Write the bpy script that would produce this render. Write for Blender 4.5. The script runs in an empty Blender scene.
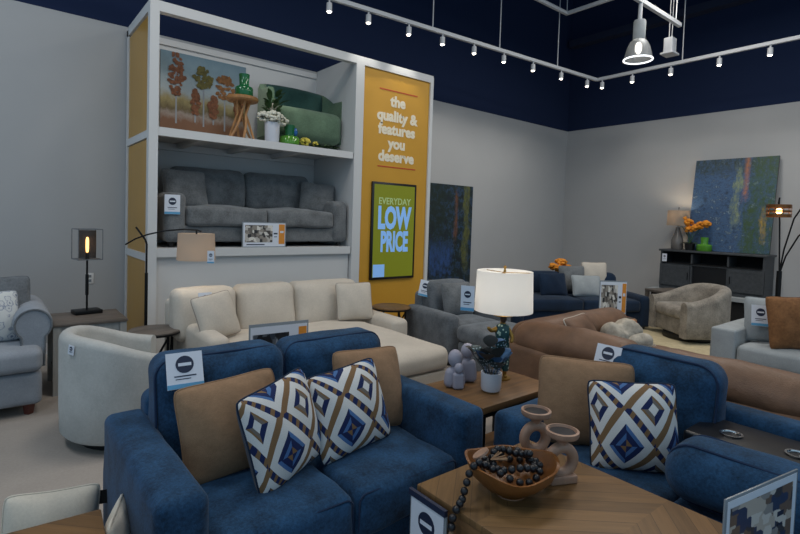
import bpy, bmesh, math, random
from math import sin, cos, pi, radians, atan2, sqrt, tan
from mathutils import Vector, Matrix, Euler
random.seed(7)
SC = bpy.context.scene
COL = SC.collection

# ---------------------------------------------------------------- materials
def srgb(h):
    c = [int(h[i:i+2], 16)/255 for i in (0, 2, 4)]
    return tuple((x/12.92 if x <= .04045 else ((x+.055)/1.055)**2.4) for x in c) + (1,)

class NT:
    """small helper around a node tree"""
    def __init__(s, name):
        s.m = bpy.data.materials.new(name); s.m.use_nodes = True
        s.t = s.m.node_tree; s.b = s.t.nodes['Principled BSDF']
    def n(s, typ, **kw):
        x = s.t.nodes.new(typ)
        for k, v in kw.items(): setattr(x, k, v)
        return x
    def l(s, a, b): s.t.links.new(a, b)
    def put(s, sock, v):
        if isinstance(v, bpy.types.NodeSocket): s.l(v, sock)
        else: sock.default_value = v
    def math(s, op, a, b=0.0, c=0.0):
        x = s.n('ShaderNodeMath', operation=op)
        s.put(x.inputs[0], a); s.put(x.inputs[1], b); s.put(x.inputs[2], c)
        return x.outputs[0]
    def mix(s, f, a, b, typ='MIX'):
        x = s.n('ShaderNodeMix', data_type='RGBA', blend_type=typ)
        s.put(x.inputs['Factor'], f); s.put(x.inputs['A'], a) if False else None
        s.put(x.inputs[0], f); s.put(x.inputs[6], a); s.put(x.inputs[7], b)
        return x.outputs[2]
    def ramp(s, f, stops, interp='LINEAR'):
        x = s.n('ShaderNodeValToRGB'); r = x.color_ramp; r.interpolation = interp
        while len(r.elements) < len(stops): r.elements.new(.5)
        for e, (p, c) in zip(r.elements, stops): e.position = p; e.color = c
        s.put(x.inputs[0], f); return x.outputs[0]
    def coord(s, kind='Object', scale=(1, 1, 1)):
        t = s.n('ShaderNodeTexCoord'); mp = s.n('ShaderNodeMapping')
        mp.inputs['Scale'].default_value = scale
        s.l(t.outputs[kind], mp.inputs[0]); return mp.outputs[0]
    def noise(s, vec, scale, detail=3, rough=.5):
        x = s.n('ShaderNodeTexNoise'); x.inputs['Scale'].default_value = scale
        x.inputs['Detail'].default_value = detail; x.inputs['Roughness'].default_value = rough
        s.l(vec, x.inputs['Vector']); return x.outputs[0]
    def bump(s, h, strength=.3, dist=.01):
        x = s.n('ShaderNodeBump'); x.inputs['Strength'].default_value = strength
        x.inputs['Distance'].default_value = dist; s.l(h, x.inputs['Height']); s.l(x.outputs[0], s.b.inputs['Normal'])
    def set(s, **kw):
        for k, v in kw.items(): s.put(s.b.inputs[k.replace('_', ' ')], v)
        return s

def plain(name, hexc, rough=.6, metal=0.0, emit=None, es=0, var=.0, vs=3, spec=.5):
    n = NT(name); c = srgb(hexc)
    if var:
        v = n.noise(n.coord(), vs, 4)
        d = tuple(x*(1-var) for x in c[:3])+(1,); e = tuple(min(1, x*(1+var)) for x in c[:3])+(1,)
        n.set(Base_Color=n.ramp(v, [(.3, d), (.7, e)]))
    else: n.set(Base_Color=c)
    n.set(Roughness=rough, Metallic=metal)
    n.b.inputs['Specular IOR Level'].default_value = spec
    if emit: n.set(Emission_Color=srgb(emit), Emission_Strength=es)
    return n.m

def fabric(name, hexc, var=.16, weave=350, patch=5, sheen=.25, bump=.35, rough=.95, stretch=(1, 1, 1)):
    n = NT(name); c = srgb(hexc); co = n.coord(scale=stretch)
    a = n.noise(co, patch, 4, .6); b = n.noise(co, weave*.35, 2, .7)
    f = n.math('ADD', n.math('MULTIPLY', a, .6), n.math('MULTIPLY', b, .4))
    d = tuple(x*(1-var*1.6) for x in c[:3])+(1,); e = tuple(min(1, x*(1+var*1.6)) for x in c[:3])+(1,)
    n.set(Base_Color=n.ramp(f, [(.35, d), (.65, e)]), Roughness=rough)
    n.b.inputs['Sheen Weight'].default_value = sheen; n.b.inputs['Sheen Roughness'].default_value = .5
    n.b.inputs['Sheen Tint'].default_value = tuple(.5+.5*x for x in c[:3])+(1,)
    n.b.inputs['Specular IOR Level'].default_value = .2
    n.bump(n.noise(co, weave, 2), bump, .003)
    return n.m

def leather(name, hexc):
    n = NT(name); c = srgb(hexc); co = n.coord()
    v = n.noise(co, 6, 5, .6)
    d = tuple(x*.72 for x in c[:3])+(1,); e = tuple(x*1.25 for x in c[:3])+(1,)
    n.set(Base_Color=n.ramp(v, [(.3, d), (.7, e)]), Roughness=.48)
    n.b.inputs['Specular IOR Level'].default_value = .4
    n.bump(n.math('ADD', n.noise(co, 9, 3), n.math('MULTIPLY', n.noise(co, 160, 2), .2)), .35, .02)
    return n.m

def wood(name, hexc, axis=0, chevron=False, rough=.5, scale=1.0, dark=.6):
    n = NT(name); c = srgb(hexc)
    st = [26, 26, 26]; st[axis] = 2.2
    co = n.coord(scale=tuple(x*scale for x in st))
    g = n.noise(co, 1.0, 5, .65)
    d = tuple(x*dark for x in c[:3])+(1,); e = tuple(min(1, x*1.3) for x in c[:3])+(1,)
    if chevron:
        t = n.n('ShaderNodeTexCoord'); sp = n.n('ShaderNodeSeparateXYZ'); n.l(t.outputs['Object'], sp.inputs[0])
        x, y = sp.outputs[0], sp.outputs[1]
        cell = n.math('PINGPONG', y, .32)
        s_ = n.math('ADD', x, n.math('MULTIPLY', cell, 1.15))
        u = n.math('SUBTRACT', cell, n.math('MULTIPLY', x, .8))
        cb = n.n('ShaderNodeCombineXYZ'); n.l(n.math('MULTIPLY', s_, 34), cb.inputs[0]); n.l(n.math('MULTIPLY', u, 3), cb.inputs[1])
        g = n.noise(cb.outputs[0], 1.0, 5, .65)
        k = n.math('FLOOR', n.math('MULTIPLY', s_, 10.5))
        k2 = n.math('FLOOR', n.math('DIVIDE', y, .32))
        wn = n.n('ShaderNodeTexWhiteNoise', noise_dimensions='2D'); cc = n.n('ShaderNodeCombineXYZ')
        n.l(k, cc.inputs[0]); n.l(k2, cc.inputs[1]); n.l(cc.outputs[0], wn.inputs['Vector'])
        f = n.math('ADD', n.math('MULTIPLY', g, .72), n.math('MULTIPLY', wn.outputs[0], .28))
        line = n.math('LESS_THAN', n.math('FRACT', n.math('MULTIPLY', s_, 10.5)), .035)
        base = n.ramp(f, [(.25, d), (.75, e)])
        n.set(Base_Color=n.mix(line, base, tuple(x*.35 for x in c[:3])+(1,)), Roughness=rough)
    else:
        n.set(Base_Color=n.ramp(g, [(.3, d), (.7, e)]), Roughness=rough)
    n.bump(g, .12, .004)
    return n.m

def ikat():
    """woven diamonds: white, navy, tan and grey blue bands, mapped on the pillow's own UV"""
    n = NT('diamond_weave'); t = n.n('ShaderNodeTexCoord'); sp = n.n('ShaderNodeSeparateXYZ'); n.l(t.outputs['UV'], sp.inputs[0])
    u, v = sp.outputs[0], sp.outputs[1]
    W, N, B, T, G = srgb('dcdcda'), srgb('24305a'), srgb('4f74a8'), srgb('85694c'), srgb('77706a')
    uu = n.math('MULTIPLY', n.math('ADD', u, .12), 2.0); vv = n.math('MULTIPLY', n.math('ADD', v, .30), 1.55)
    fu = n.math('SUBTRACT', n.math('FRACT', uu), .5); fv = n.math('SUBTRACT', n.math('FRACT', vv), .5)
    a = n.math('MULTIPLY', n.math('ABSOLUTE', fu), 2); b = n.math('MULTIPLY', n.math('ABSOLUTE', fv), 2)
    d = n.math('MULTIPLY', n.math('ADD', a, b), .5)
    r1 = n.ramp(d, [(0, W), (.09, N), (.22, W), (.38, T), (.53, W), (.70, N), (.82, B), (.90, N)], 'CONSTANT')
    r2 = n.ramp(d, [(0, W), (.09, G), (.17, T), (.22, W), (.38, N), (.53, W), (.70, B), (.78, N), (.90, T)], 'CONSTANT')
    sw = n.math('GREATER_THAN', n.math('MULTIPLY', fu, fv), 0)
    c0 = n.mix(sw, r1, r2)
    ck = n.math('GREATER_THAN', n.math('SINE', n.math('MULTIPLY', n.math('SUBTRACT', a, b), 14)), .2)
    inband = n.math('MULTIPLY', ck, n.math('MULTIPLY', n.math('GREATER_THAN', d, .38), n.math('LESS_THAN', d, .53)))
    col = n.mix(n.math('MULTIPLY', inband, sw), c0, T)
    w = n.noise(n.coord('UV'), 220, 2)
    col = n.mix(.35, col, n.ramp(w, [(.3, (.25, .25, .25, 1)), (.7, (1, 1, 1, 1))]), 'MULTIPLY')
    n.set(Base_Color=col, Roughness=.9); n.b.inputs['Specular IOR Level'].default_value = .2
    n.bump(w, .4, .003)
    return n.m

def floral():
    n = NT('floral_print'); co = n.coord()
    v = n.n('ShaderNodeTexVoronoi'); v.inputs['Scale'].default_value = 16; n.l(co, v.inputs['Vector'])
    q = n.noise(co, 30, 3, .7)
    f = n.math('ADD', n.math('MULTIPLY', v.outputs['Distance'], .9), n.math('MULTIPLY', q, .6))
    n.set(Base_Color=n.ramp(f, [(.40, srgb('6b768a')), (.46, srgb('c4c7c8')), (.60, srgb('c4c7c8')), (.66, srgb('77829a')), (.72, srgb('c9cccb'))]), Roughness=.9)
    return n.m

def terracotta_print():
    n = NT('angular_print'); co = n.coord()
    v = n.n('ShaderNodeTexVoronoi'); v.inputs['Scale'].default_value = 7; n.l(co, v.inputs['Vector'])
    sp = n.n('ShaderNodeSeparateColor'); n.l(v.outputs['Color'], sp.inputs[0])
    n.set(Base_Color=n.ramp(sp.outputs[0], [(0, srgb('a8542f')), (.3, srgb('2b2522')), (.55, srgb('c58a62')), (.8, srgb('4a4038'))], 'CONSTANT'), Roughness=.9)
    return n.m

def speckle(name, base, dot, scale, thr=.28):
    n = NT(name); v = n.n('ShaderNodeTexVoronoi'); v.inputs['Scale'].default_value = scale; n.l(n.coord(), v.inputs['Vector'])
    n.set(Base_Color=n.ramp(v.outputs['Distance'], [(0, srgb(dot)), (thr, srgb(base))], 'CONSTANT'), Roughness=.5)
    return n.m

def abstract(name, stops, stripes):
    """abstract canvas: smeared blotches with upright streaks of other paint at given places (UV)"""
    n = NT(name); t = n.n('ShaderNodeTexCoord'); sp = n.n('ShaderNodeSeparateXYZ'); n.l(t.outputs['UV'], sp.inputs[0])
    u, v = sp.outputs[0], sp.outputs[1]
    co = n.coord('UV', (5, 7, 1)); q = n.noise(co, 1.9, 8, .75); q2 = n.noise(n.coord('UV', (9, 3.5, 1)), 1.3, 5, .7); q3 = n.noise(n.coord('UV', (14, 9, 1)), 1.6, 6, .75)
    col = n.ramp(q, [(p, srgb(c)) for p, c in stops])
    for (c, u0, u1, v0, v1, soft) in stripes:
        uu = n.math('ADD', u, n.math('MULTIPLY', n.math('SUBTRACT', q2, .5), soft)); vv = n.math('ADD', v, n.math('MULTIPLY', n.math('SUBTRACT', q, .5), .5))
        cl = lambda x, k: n.math('MINIMUM', n.math('MAXIMUM', n.math('MULTIPLY', x, k), 0), 1)
        m = n.math('MULTIPLY', n.math('MULTIPLY', cl(n.math('SUBTRACT', uu, u0), 22), cl(n.math('SUBTRACT', u1, uu), 22)),
                   n.math('MULTIPLY', cl(n.math('SUBTRACT', vv, v0), 8), cl(n.math('SUBTRACT', v1, vv), 8)))
        col = n.mix(n.math('MULTIPLY', m, n.math('MINIMUM', n.math('MAXIMUM', n.math('MULTIPLY_ADD', q3, 3.2, -1.0), .12), 1)), col, srgb(c))
    n.set(Base_Color=col, Roughness=.55)
    return n.m

def autumn():
    n = NT('autumn_landscape'); t = n.n('ShaderNodeTexCoord'); sp = n.n('ShaderNodeSeparateXYZ'); n.l(t.outputs['UV'], sp.inputs[0])
    v = sp.outputs[1]; q = n.noise(n.coord('UV', (7, 5, 1)), 1.5, 6, .7)
    f = n.math('ADD', v, n.math('MULTIPLY', n.math('SUBTRACT', q, .5), .22))
    n.set(Base_Color=n.ramp(f, [(0, srgb('39424a')), (.09, srgb('5d656c')), (.13, srgb('6a4a33')), (.24, srgb('6e4c36')), (.32, srgb('8b8078')), (.37, srgb('5d5030')),
                                (.47, srgb('8f8358')), (.58, srgb('9aa6ac')), (.8, srgb('7d949f')), (1, srgb('64808f'))]), Roughness=.6)
    return n.m

def photo(name, seed, tones):
    """a printed interior photograph, seen only as blocks of tone"""
    n = NT(name); v = n.n('ShaderNodeTexVoronoi', distance='CHEBYCHEV'); v.inputs['Scale'].default_value = 5.5
    mp = n.coord('UV', (1.4, 1, 1)); n.l(mp, v.inputs['Vector']); v.inputs['Randomness'].default_value = .9
    sp = n.n('ShaderNodeSeparateColor'); n.l(v.outputs['Color'], sp.inputs[0])
    k = len(tones)
    n.set(Base_Color=n.ramp(sp.outputs[seed % 3], [(i/k, srgb(c)) for i, c in enumerate(tones)], 'CONSTANT'), Roughness=.4)
    return n.m

def shade_mat(name, hexc, emit, es, transl=.5):
    n = NT(name); n.t.nodes.remove(n.b)
    d = n.n('ShaderNodeBsdfDiffuse'); d.inputs[0].default_value = srgb(hexc)
    tr = n.n('ShaderNodeBsdfTranslucent'); tr.inputs[0].default_value = srgb(hexc)
    mx = n.n('ShaderNodeMixShader'); mx.inputs[0].default_value = transl; n.l(d.outputs[0], mx.inputs[1]); n.l(tr.outputs[0], mx.inputs[2])
    em = n.n('ShaderNodeEmission'); em.inputs[0].default_value = srgb(emit); em.inputs[1].default_value = es
    ad = n.n('ShaderNodeAddShader'); n.l(mx.outputs[0], ad.inputs[0]); n.l(em.outputs[0], ad.inputs[1])
    n.l(ad.outputs[0], n.t.nodes['Material Output'].inputs[0])
    return n.m

def mesh_screen(name, hexc, alpha):
    n = NT(name); n.set(Base_Color=srgb(hexc), Roughness=.5, Alpha=alpha, Metallic=.3); return n.m

def glassy(name, hexc, rough=.08, trans=.85):
    n = NT(name); n.set(Base_Color=srgb(hexc), Roughness=rough); n.b.inputs['Transmission Weight'].default_value = trans
    return n.m

M = dict(
    wall=plain('wall_paint', 'a9aaab', .9, var=.02, vs=1.5, spec=.2),
    navy_paint=plain('navy_paint', '1d2945', .9, spec=.15),
    white_paint=plain('white_paint', 'cacbcb', .6),
    yellow=plain('yellow_panel', 'c8942c', .55, var=.05, vs=2),
    yellow_side=plain('ochre_panel', 'b58a3c', .35, var=.05, vs=2),
    orange_line=plain('orange_line', 'b5451e', .6),
    letter=plain('letter_white', 'e8dfc8', .6),
    blue=fabric('blue_chenille', '1f3f5d', .34, 260, 9, .18),
    blue_pipe=fabric('blue_piping', '172b47', .1),
    tan=fabric('tan_weave', '8f7258', .08, 260, 20, .1, .6, stretch=(1, 1, 1.6)),
    navy_fab=fabric('navy_fabric', '16273c', .15),
    cream=fabric('cream_fabric', 'c6bdb0', .06, 240, 4, .15),
    cream_dk=fabric('cream_seam', '9a9087', .06),
    boucle=fabric('white_boucle', 'b6b6b2', .06, 180, 6, .15, .6),
    gray=fabric('gray_velvet', '666b70', .2, 220, 9, .35),
    dkgray=fabric('charcoal_velvet', '6a6d6f', .22, 200, 7, .45),
    palegray=fabric('pale_gray_fabric', '8d939b', .08, 300, 5, .1),
    gsofa=fabric('stone_gray_fabric', '9aa0a3', .08, 300, 5, .1),
    taupe=fabric('taupe_velvet', '8e877d', .24, 200, 8, .3),
    green=fabric('sage_velvet', '5f7660', .15, 200, 6, .3),
    green_dk=fabric('deep_green_velvet', '2d4b46', .15, 200, 6, .3),
    brownfab=fabric('brown_faux_suede', '7d5738', .22, 120, 9, .2),
    white_pil=fabric('ivory_cotton', 'cdc6b8', .06, 300, 5, .1),
    leather=leather('brown_leather', '72543f'),
    oak=wood('oak', '775634', 0), oak_y=wood('oak_edge', '7f5c3a', 1), parquet=wood('oak_parquet', '785a37', chevron=True),
    oakdark=wood('brown_oak', '6f5230', 0, chevron=True),
    greywood=wood('weathered_wood', '635b54', 0), whitewood=wood('whitewashed_wood', '9b9b98', 2, dark=.85),
    bowlwood=wood('bowl_wood', '764a22', 0, rough=.35, scale=.5), ringwood=wood('pale_wood', '9c7c68', 2, scale=.6, dark=.8),
    stickwood=wood('twisted_root_wood', 'a57748', 2),
    blackwood=wood('charcoal_wood', '3a3e42', 1, rough=.55, dark=.75),
    black=plain('black_metal', '17181a', .45, .6), blackplastic=plain('black_plastic', '141518', .35),
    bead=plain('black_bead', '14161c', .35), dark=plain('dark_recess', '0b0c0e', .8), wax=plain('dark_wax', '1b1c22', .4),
    chrome=plain('chrome', 'c8c8c8', .18, 1), white=plain('white_plastic', 'd8d8d8', .5), gold=plain('antique_gold', '9c7a3c', .4, .7),
    card=plain('white_card', 'd5dae4', .5), ink=plain('navy_ink', '1d2740', .5), lblue=plain('light_blue_print', '5b9cc4', .5), orange=plain('orange_print', 'd68a2e', .5),
    acrylic=plain('clear_frame', '7f868c', .25), ceramic=plain('white_ceramic', 'c9ccd4', .35), lilac=plain('matte_lilac_white', 'a29fac', .7), stone=plain('beige_stone', '9b948a', .7),
    footwood=plain('cherry_foot', '5a2c24', .4), blackfoot=plain('black_foot', '121212', .5),
    ikat=ikat(), floral=floral(), angular=terracotta_print(),
    teal_dots=speckle('speckled_teal', '14454a', 'b8cbb8', 42, .3), leafspot=speckle('spotted_leaf', '1c3b40', 'a9c0cc', 60, .28),
    darkleaf=plain('dark_leaf', '33302c', .5, var=.3), blueleaf=plain('blue_leaf', '3a5f86', .5, var=.2), greenleaf=plain('green_leaf', '2c4a22', .6, var=.3, vs=20),
    greenglass=plain('green_glass', '1d6138', .12, var=.1), greenglass2=plain('leaf_green_glass', '4f8a2c', .15), greyglass=plain('smoke_glass', '66625f', .15), blueglass=plain('blue_glass', '1e5a9a', .1),
    flower_white=plain('white_petal', 'd6d4c4', .8), flower_yellow=plain('yellow_petal', 'd0c050', .8), flower_orange=plain('orange_petal', 'dc8a22', .7, var=.15, vs=20),
    skinbrown=plain('figure_face', '3f2b1e', .6), rug=fabric('cream_shag', 'c5b795', .08, 90, 10, .1, .8), knit=fabric('ivory_knit', 'b3aa9b', .2, 45, 10, .1, .9),
    shade_white=shade_mat('white_drum_shade', 'eceae6', 'fff6ea', .12, .45), shade_warm=shade_mat('warm_drum_shade', 'a2968a', 'ffe6cc', .08, .4),
    shade_sheer=shade_mat('sheer_shade', '958b80', 'ffe8d0', .05, .5),
    glow=plain('lamp_glow', 'ffffff', .5, emit='fff4e2', es=9), warmglow=plain('filament_glow', 'ffd9a0', .5, emit='ffb566', es=14), soft_glow=plain('soft_bulb', 'ffe8c8', .5, emit='ffdcb0', es=1.1),
    reflector=mesh_screen('prismatic_reflector', '8d9296', .55), rim=plain('lit_rim', 'f0f0f0', .4, emit='f4f8ff', es=1.3),
    smoke_mesh=mesh_screen('dark_mesh', '2a2420', .72), bronze=plain('bronze_mesh', '7a4f2a', .4, .6),
    screen=plain('screen_lime', '6b7410', .5, emit='868b16', es=.24), screen_blue=plain('screen_blue', '6f9fd8', .5, emit='8ab8ee', es=.36), screen_pale=plain('screen_pale', '8faa78', .5, emit='a8b878', es=.3),
    track=plain('track_white', 'b9bcc0', .5), ceilingdark=plain('dark_beam', '18223c', .8), concrete=None,
)
# floor: pale concrete / thin carpet
n = NT('floor_concrete'); co = n.coord(); v1 = n.noise(co, .9, 6, .6); v2 = n.noise(co, 60, 3, .6)
f_ = n.math('ADD', n.math('MULTIPLY', v1, .7), n.math('MULTIPLY', v2, .3))
n.set(Base_Color=n.ramp(f_, [(.3, srgb('8f8780')), (.7, srgb('aca39a'))]), Roughness=.85); n.bump(v2, .1, .004); M['floor'] = n.m

# ---------------------------------------------------------------- mesh builder
class MB:
    def __init__(s): s.v = []; s.f = []; s.uv = {}
    def add(s, vs, fs, mat=None):
        o = len(s.v)
        s.v += [tuple(mat @ Vector(p)) if mat else tuple(p) for p in vs]
        s.f += [tuple(i+o for i in f) for f in fs]
        return s
    def box(s, c, d, mat=None):
        x, y, z = [q/2 for q in d]
        vs = [(c[0]+a*x, c[1]+b*y, c[2]+e*z) for a in (-1, 1) for b in (-1, 1) for e in (-1, 1)]
        return s.add(vs, [(0, 1, 3, 2), (4, 6, 7, 5), (0, 4, 5, 1), (2, 3, 7, 6), (0, 2, 6, 4), (1, 5, 7, 3)], mat)
    def rbox(s, c, d, r=.03, k=3, m=4, crown=(0, 0, 0), mat=None, wob=0, shape=None):
        """box with rounded edges; crown puffs out the +z top and the x / y sides"""
        h = [q/2 for q in d]; r = min(r, min(h)*.98)
        def ts(hh):
            a = hh-r; e = [a+r*tan(i/k*pi/4) for i in range(k+1)]
            mid = [-a+2*a*i/m for i in range(1, m)]
            return [-x for x in reversed(e)]+mid+e
        T = [ts(x) for x in h]; key = {}; vs = []; fs = []
        def vert(p):
            kk = tuple(round(x, 6) for x in p)
            if kk in key: return key[kk]
            q = [max(-(h[i]-r), min(h[i]-r, p[i])) for i in range(3)]
            dd = [p[i]-q[i] for i in range(3)]; L = sqrt(sum(x*x for x in dd))
            if L > 1e-9: q = [q[i]+dd[i]/L*r for i in range(3)]
            nx, ny, nz = [q[i]/h[i] for i in range(3)]
            g = lambda a: max(0, 1-a*a)
            px = q[0]+crown[0]*nx*g(ny)*g(nz); py = q[1]+crown[1]*ny*g(nx)*g(nz)
            pz = q[2]+(crown[2]*nz*g(nx)*g(ny) if nz > 0 else 0)
            if wob:
                w = wob*(sin(px*17+py*9+c[0]*5)+sin(py*21+pz*13+c[1]*7)+sin(pz*19-px*11))/3
                px += w*nx; py += w*ny; pz += w*nz
            P = (px, py, pz)
            if shape: P = shape(P)
            key[kk] = len(vs); vs.append((P[0]+c[0], P[1]+c[1], P[2]+c[2])); return key[kk]
        for ax in range(3):
            a, b = [(1, 2), (2, 0), (0, 1)][ax]
            for sg in (-1, 1):
                for i in range(len(T[a])-1):
                    for j in range(len(T[b])-1):
                        quad = []
                        for (ii, jj) in ((i, j), (i+1, j), (i+1, j+1), (i, j+1)):
                            p = [0, 0, 0]; p[ax] = sg*h[ax]; p[a] = T[a][ii]; p[b] = T[b][jj]; quad.append(vert(p))
                        fs.append(tuple(quad if sg > 0 else reversed(quad)))
        return s.add(vs, fs, mat)
    def tube(s, pts, r, n=8, closed=False, mat=None, r2=None):
        P = [Vector(p) for p in pts]; L = len(P); vs = []; fs = []; up = None
        for i, p in enumerate(P):
            if closed: t = P[(i+1) % L]-P[i-1]
            else: t = P[min(i+1, L-1)]-P[max(i-1, 0)]
            t.normalize()
            if up is None: up = Vector((0, 0, 1)) if abs(t.z) < .9 else Vector((1, 0, 0))
            u = (up - t*up.dot(t)).normalized(); w = t.cross(u); up = u
            rr = r if r2 is None else r+(r2-r)*i/(L-1)
            if isinstance(r, (list, tuple)): rr = r[i]
            for k in range(n):
                a = 2*pi*k/n; vs.append(p+u*cos(a)*rr+w*sin(a)*rr)
        for i in range(L if closed else L-1):
            for k in range(n):
                a, b = i*n+k, i*n+(k+1) % n; c_, d_ = ((i+1) % L)*n+(k+1) % n, ((i+1) % L)*n+k
                fs.append((a, b, c_, d_))
        if not closed: fs += [tuple(reversed(range(n))), tuple(range((L-1)*n, L*n))]
        return s.add(vs, fs, mat)
    def lathe(s, prof, n=28, c=(0, 0, 0), mat=None, sx=1, sy=1):
        vs = []; fs = []; rings = []
        for (r, z) in prof:
            if r < 1e-6: rings.append([len(vs)]); vs.append((c[0], c[1], c[2]+z))
            else:
                rings.append(list(range(len(vs), len(vs)+n)))
                for k in range(n):
                    a = 2*pi*k/n; vs.append((c[0]+r*cos(a)*sx, c[1]+r*sin(a)*sy, c[2]+z))
        for A, B in zip(rings, rings[1:]):
            for k in range(n):
                a, b = A[k % len(A)], A[(k+1) % len(A)]; e, d_ = B[k % len(B)], B[(k+1) % len(B)]
                if len(A) == 1: fs.append((a, d_, e))
                elif len(B) == 1: fs.append((a, b, e))
                else: fs.append((a, b, d_, e))
        return s.add(vs, fs, mat)
    def ball(s, c, r, n=14, m=9, mat=None):
        if not isinstance(r, tuple): r = (r, r, r)
        prof = [(max(0, sin(pi*i/m)), -cos(pi*i/m)) for i in range(m+1)]; prof[0] = (0, -1); prof[-1] = (0, 1)
        t = MB().lathe(prof, n)
        return s.add([(c[0]+p[0]*r[0], c[1]+p[1]*r[1], c[2]+p[2]*r[2]) for p in t.v], t.f, mat)
    def quad_uv(s, vs):
        o = len(s.v); s.v += [tuple(v) for v in vs]; s.f.append((o, o+1, o+2, o+3)); s.uv[len(s.f)-1] = [(0, 0), (1, 0), (1, 1), (0, 1)]; return s
    def obj(s, name, mat, parent=None, loc=None, rot=None, ang=42):
        me = bpy.data.meshes.new(name); me.from_pydata(s.v, [], s.f)
        if s.uv:
            ul = me.uv_layers.new(name='UVMap')
            for fi, uvs in s.uv.items():
                for li, q in zip(me.polygons[fi].loop_indices, uvs): ul.data[li].uv = q
        bm = bmesh.new(); bm.from_mesh(me)
        if not s.uv: bmesh.ops.remove_doubles(bm, verts=bm.verts, dist=1e-5)
        bmesh.ops.recalc_face_normals(bm, faces=bm.faces); bm.to_mesh(me); bm.free()
        me.polygons.foreach_set('use_smooth', [True]*len(me.polygons)); me.set_sharp_from_angle(angle=radians(ang))
        me.materials.append(M[mat] if isinstance(mat, str) else mat)
        o = bpy.data.objects.new(name, me); COL.objects.link(o)
        if parent: o.parent = parent
        if loc: o.location = loc
        if rot: o.rotation_euler = rot
        return o

def thing(name, label, cat, loc=(0, 0, 0), rot=(0, 0, 0), group=None):
    o = bpy.data.objects.new(name, None); COL.objects.link(o); o.empty_display_size = .1
    o.location = loc; o.rotation_euler = rot if isinstance(rot, tuple) else (0, 0, rot)
    o['label'] = label; o['category'] = cat
    if group: o['group'] = group
    return o
def tag(o, label, cat, group=None):
    o['label'] = label; o['category'] = cat
    if group: o['group'] = group
    return o
def struct(o): o['kind'] = 'structure'; return o
def dup(root, loc, rot=None, label=None, group=None):
    def cp(o, par):
        c = o.copy(); COL.objects.link(c)
        if par: c.parent = par
        for ch in o.children: cp(ch, c)
        return c
    r = cp(root, None); r.location = loc
    if rot is not None: r.rotation_euler = rot if isinstance(rot, tuple) else (0, 0, rot)
    if label: r['label'] = label
    if group: r['group'] = group
    return r
def text(name, body, size, mat, parent, loc, rot=(pi/2, 0, 0), bold=.0, ext=.001, sx=1.0, align='CENTER', space=1.0):
    cu = bpy.data.curves.new(name, 'FONT'); cu.body = body; cu.size = size; cu.align_x = align; cu.align_y = 'CENTER'
    cu.extrude = ext; cu.offset = bold; cu.resolution_u = 3; cu.space_character = space
    t = bpy.data.objects.new(name+'_curve', cu); COL.objects.link(t)
    dg = bpy.context.evaluated_depsgraph_get(); me = bpy.data.meshes.new_from_object(t.evaluated_get(dg)); me.name = name
    bpy.data.objects.remove(t); bpy.data.curves.remove(cu)
    me.materials.clear(); me.materials.append(M[mat])
    o = bpy.data.objects.new(name, me); COL.objects.link(o); o.parent = parent; o.location = loc; o.rotation_euler = rot; o.scale = (sx, 1, 1)
    return o

# ---------------------------------------------------------------- pillows, tags, signs
def pillow_sheet(w, h, t, side, N=20, pinch=.06, sag=0):
    """one face of a pillow in the XZ plane, bottom edge at z=0; side -1 is the face towards -y"""
    mb = MB(); idx = {}
    for i in range(N+1):
        for j in range(N+1):
            u = -1+2*i/N; v = -1+2*j/N
            u = sin(u*pi/2)*.6+u*.4; v = sin(v*pi/2)*.6+v*.4
            kc = 1-.07*(u*v)**6; x = w/2*u*(1-pinch*(1-v*v))*kc; z = h/2*v*(1-pinch*(1-u*u))*kc
            th = t/2*((1-u*u)**.45)*((1-v*v)**.45)*(1-.12*(u*u+v*v)/2)
            th += t*.03*sin(7*u+3*v+w*40)*(1-u*u)*(1-v*v)+t*.05*sin(9*(u+v)+w*10)*max(0, abs(u*v)-.25)*(1-u*u)*(1-v*v)*4
            idx[i, j] = len(mb.v); mb.v.append((x, side*th, z+h/2-sag*(1-u*u)*(v+1)/2))
    for i in range(N):
        for j in range(N):
            q = [idx[i, j], idx[i+1, j], idx[i+1, j+1], idx[i, j+1]]
            mb.uv[len(mb.f)] = [(a/N, b/N) for a, b in ((i, j), (i+1, j), (i+1, j+1), (i, j+1))]
            if side > 0: q.reverse(); mb.uv[len(mb.f)].reverse()
            mb.f.append(tuple(q))
    return mb
def pillow_edge(w, h, pinch=.06, n=28, sag=0):
    pts = []
    for sd in range(4):
        for k in range(n):
            q = -1+2*k/n
            u, v = [(q, -1), (1, q), (-q, 1), (-1, -q)][sd]
            kc = 1-.07*(u*v)**6; pts.append((w/2*u*(1-pinch*(1-v*v))*kc, 0, h/2*v*(1-pinch*(1-u*u))*kc+h/2-sag*(1-u*u)*(v+1)/2))
    return pts
def pillow(label, loc, rz, tilt, w, h, t, front, back, pipe, pr=.0045, roll=0, name='throw_pillow', group=None, cat='pillow', pinch=.06, sag=0):
    """stands on its lower edge at loc, leans back by tilt, front towards local -y"""
    o = thing(name, label, cat, loc, (0, 0, 0), group)
    o.rotation_euler = (Euler((0, 0, rz)).to_matrix() @ Euler((-tilt, 0, 0)).to_matrix() @ Euler((0, roll, 0)).to_matrix()).to_euler()
    pillow_sheet(w, h, t, -1, pinch=pinch, sag=sag).obj('front_panel', front, o)
    pillow_sheet(w, h, t, 1, pinch=pinch, sag=sag).obj('back_panel', back, o)
    MB().tube(pillow_edge(w, h, pinch, sag=sag), pr, 6, True).obj('piping', pipe, o)
    return o
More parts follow.
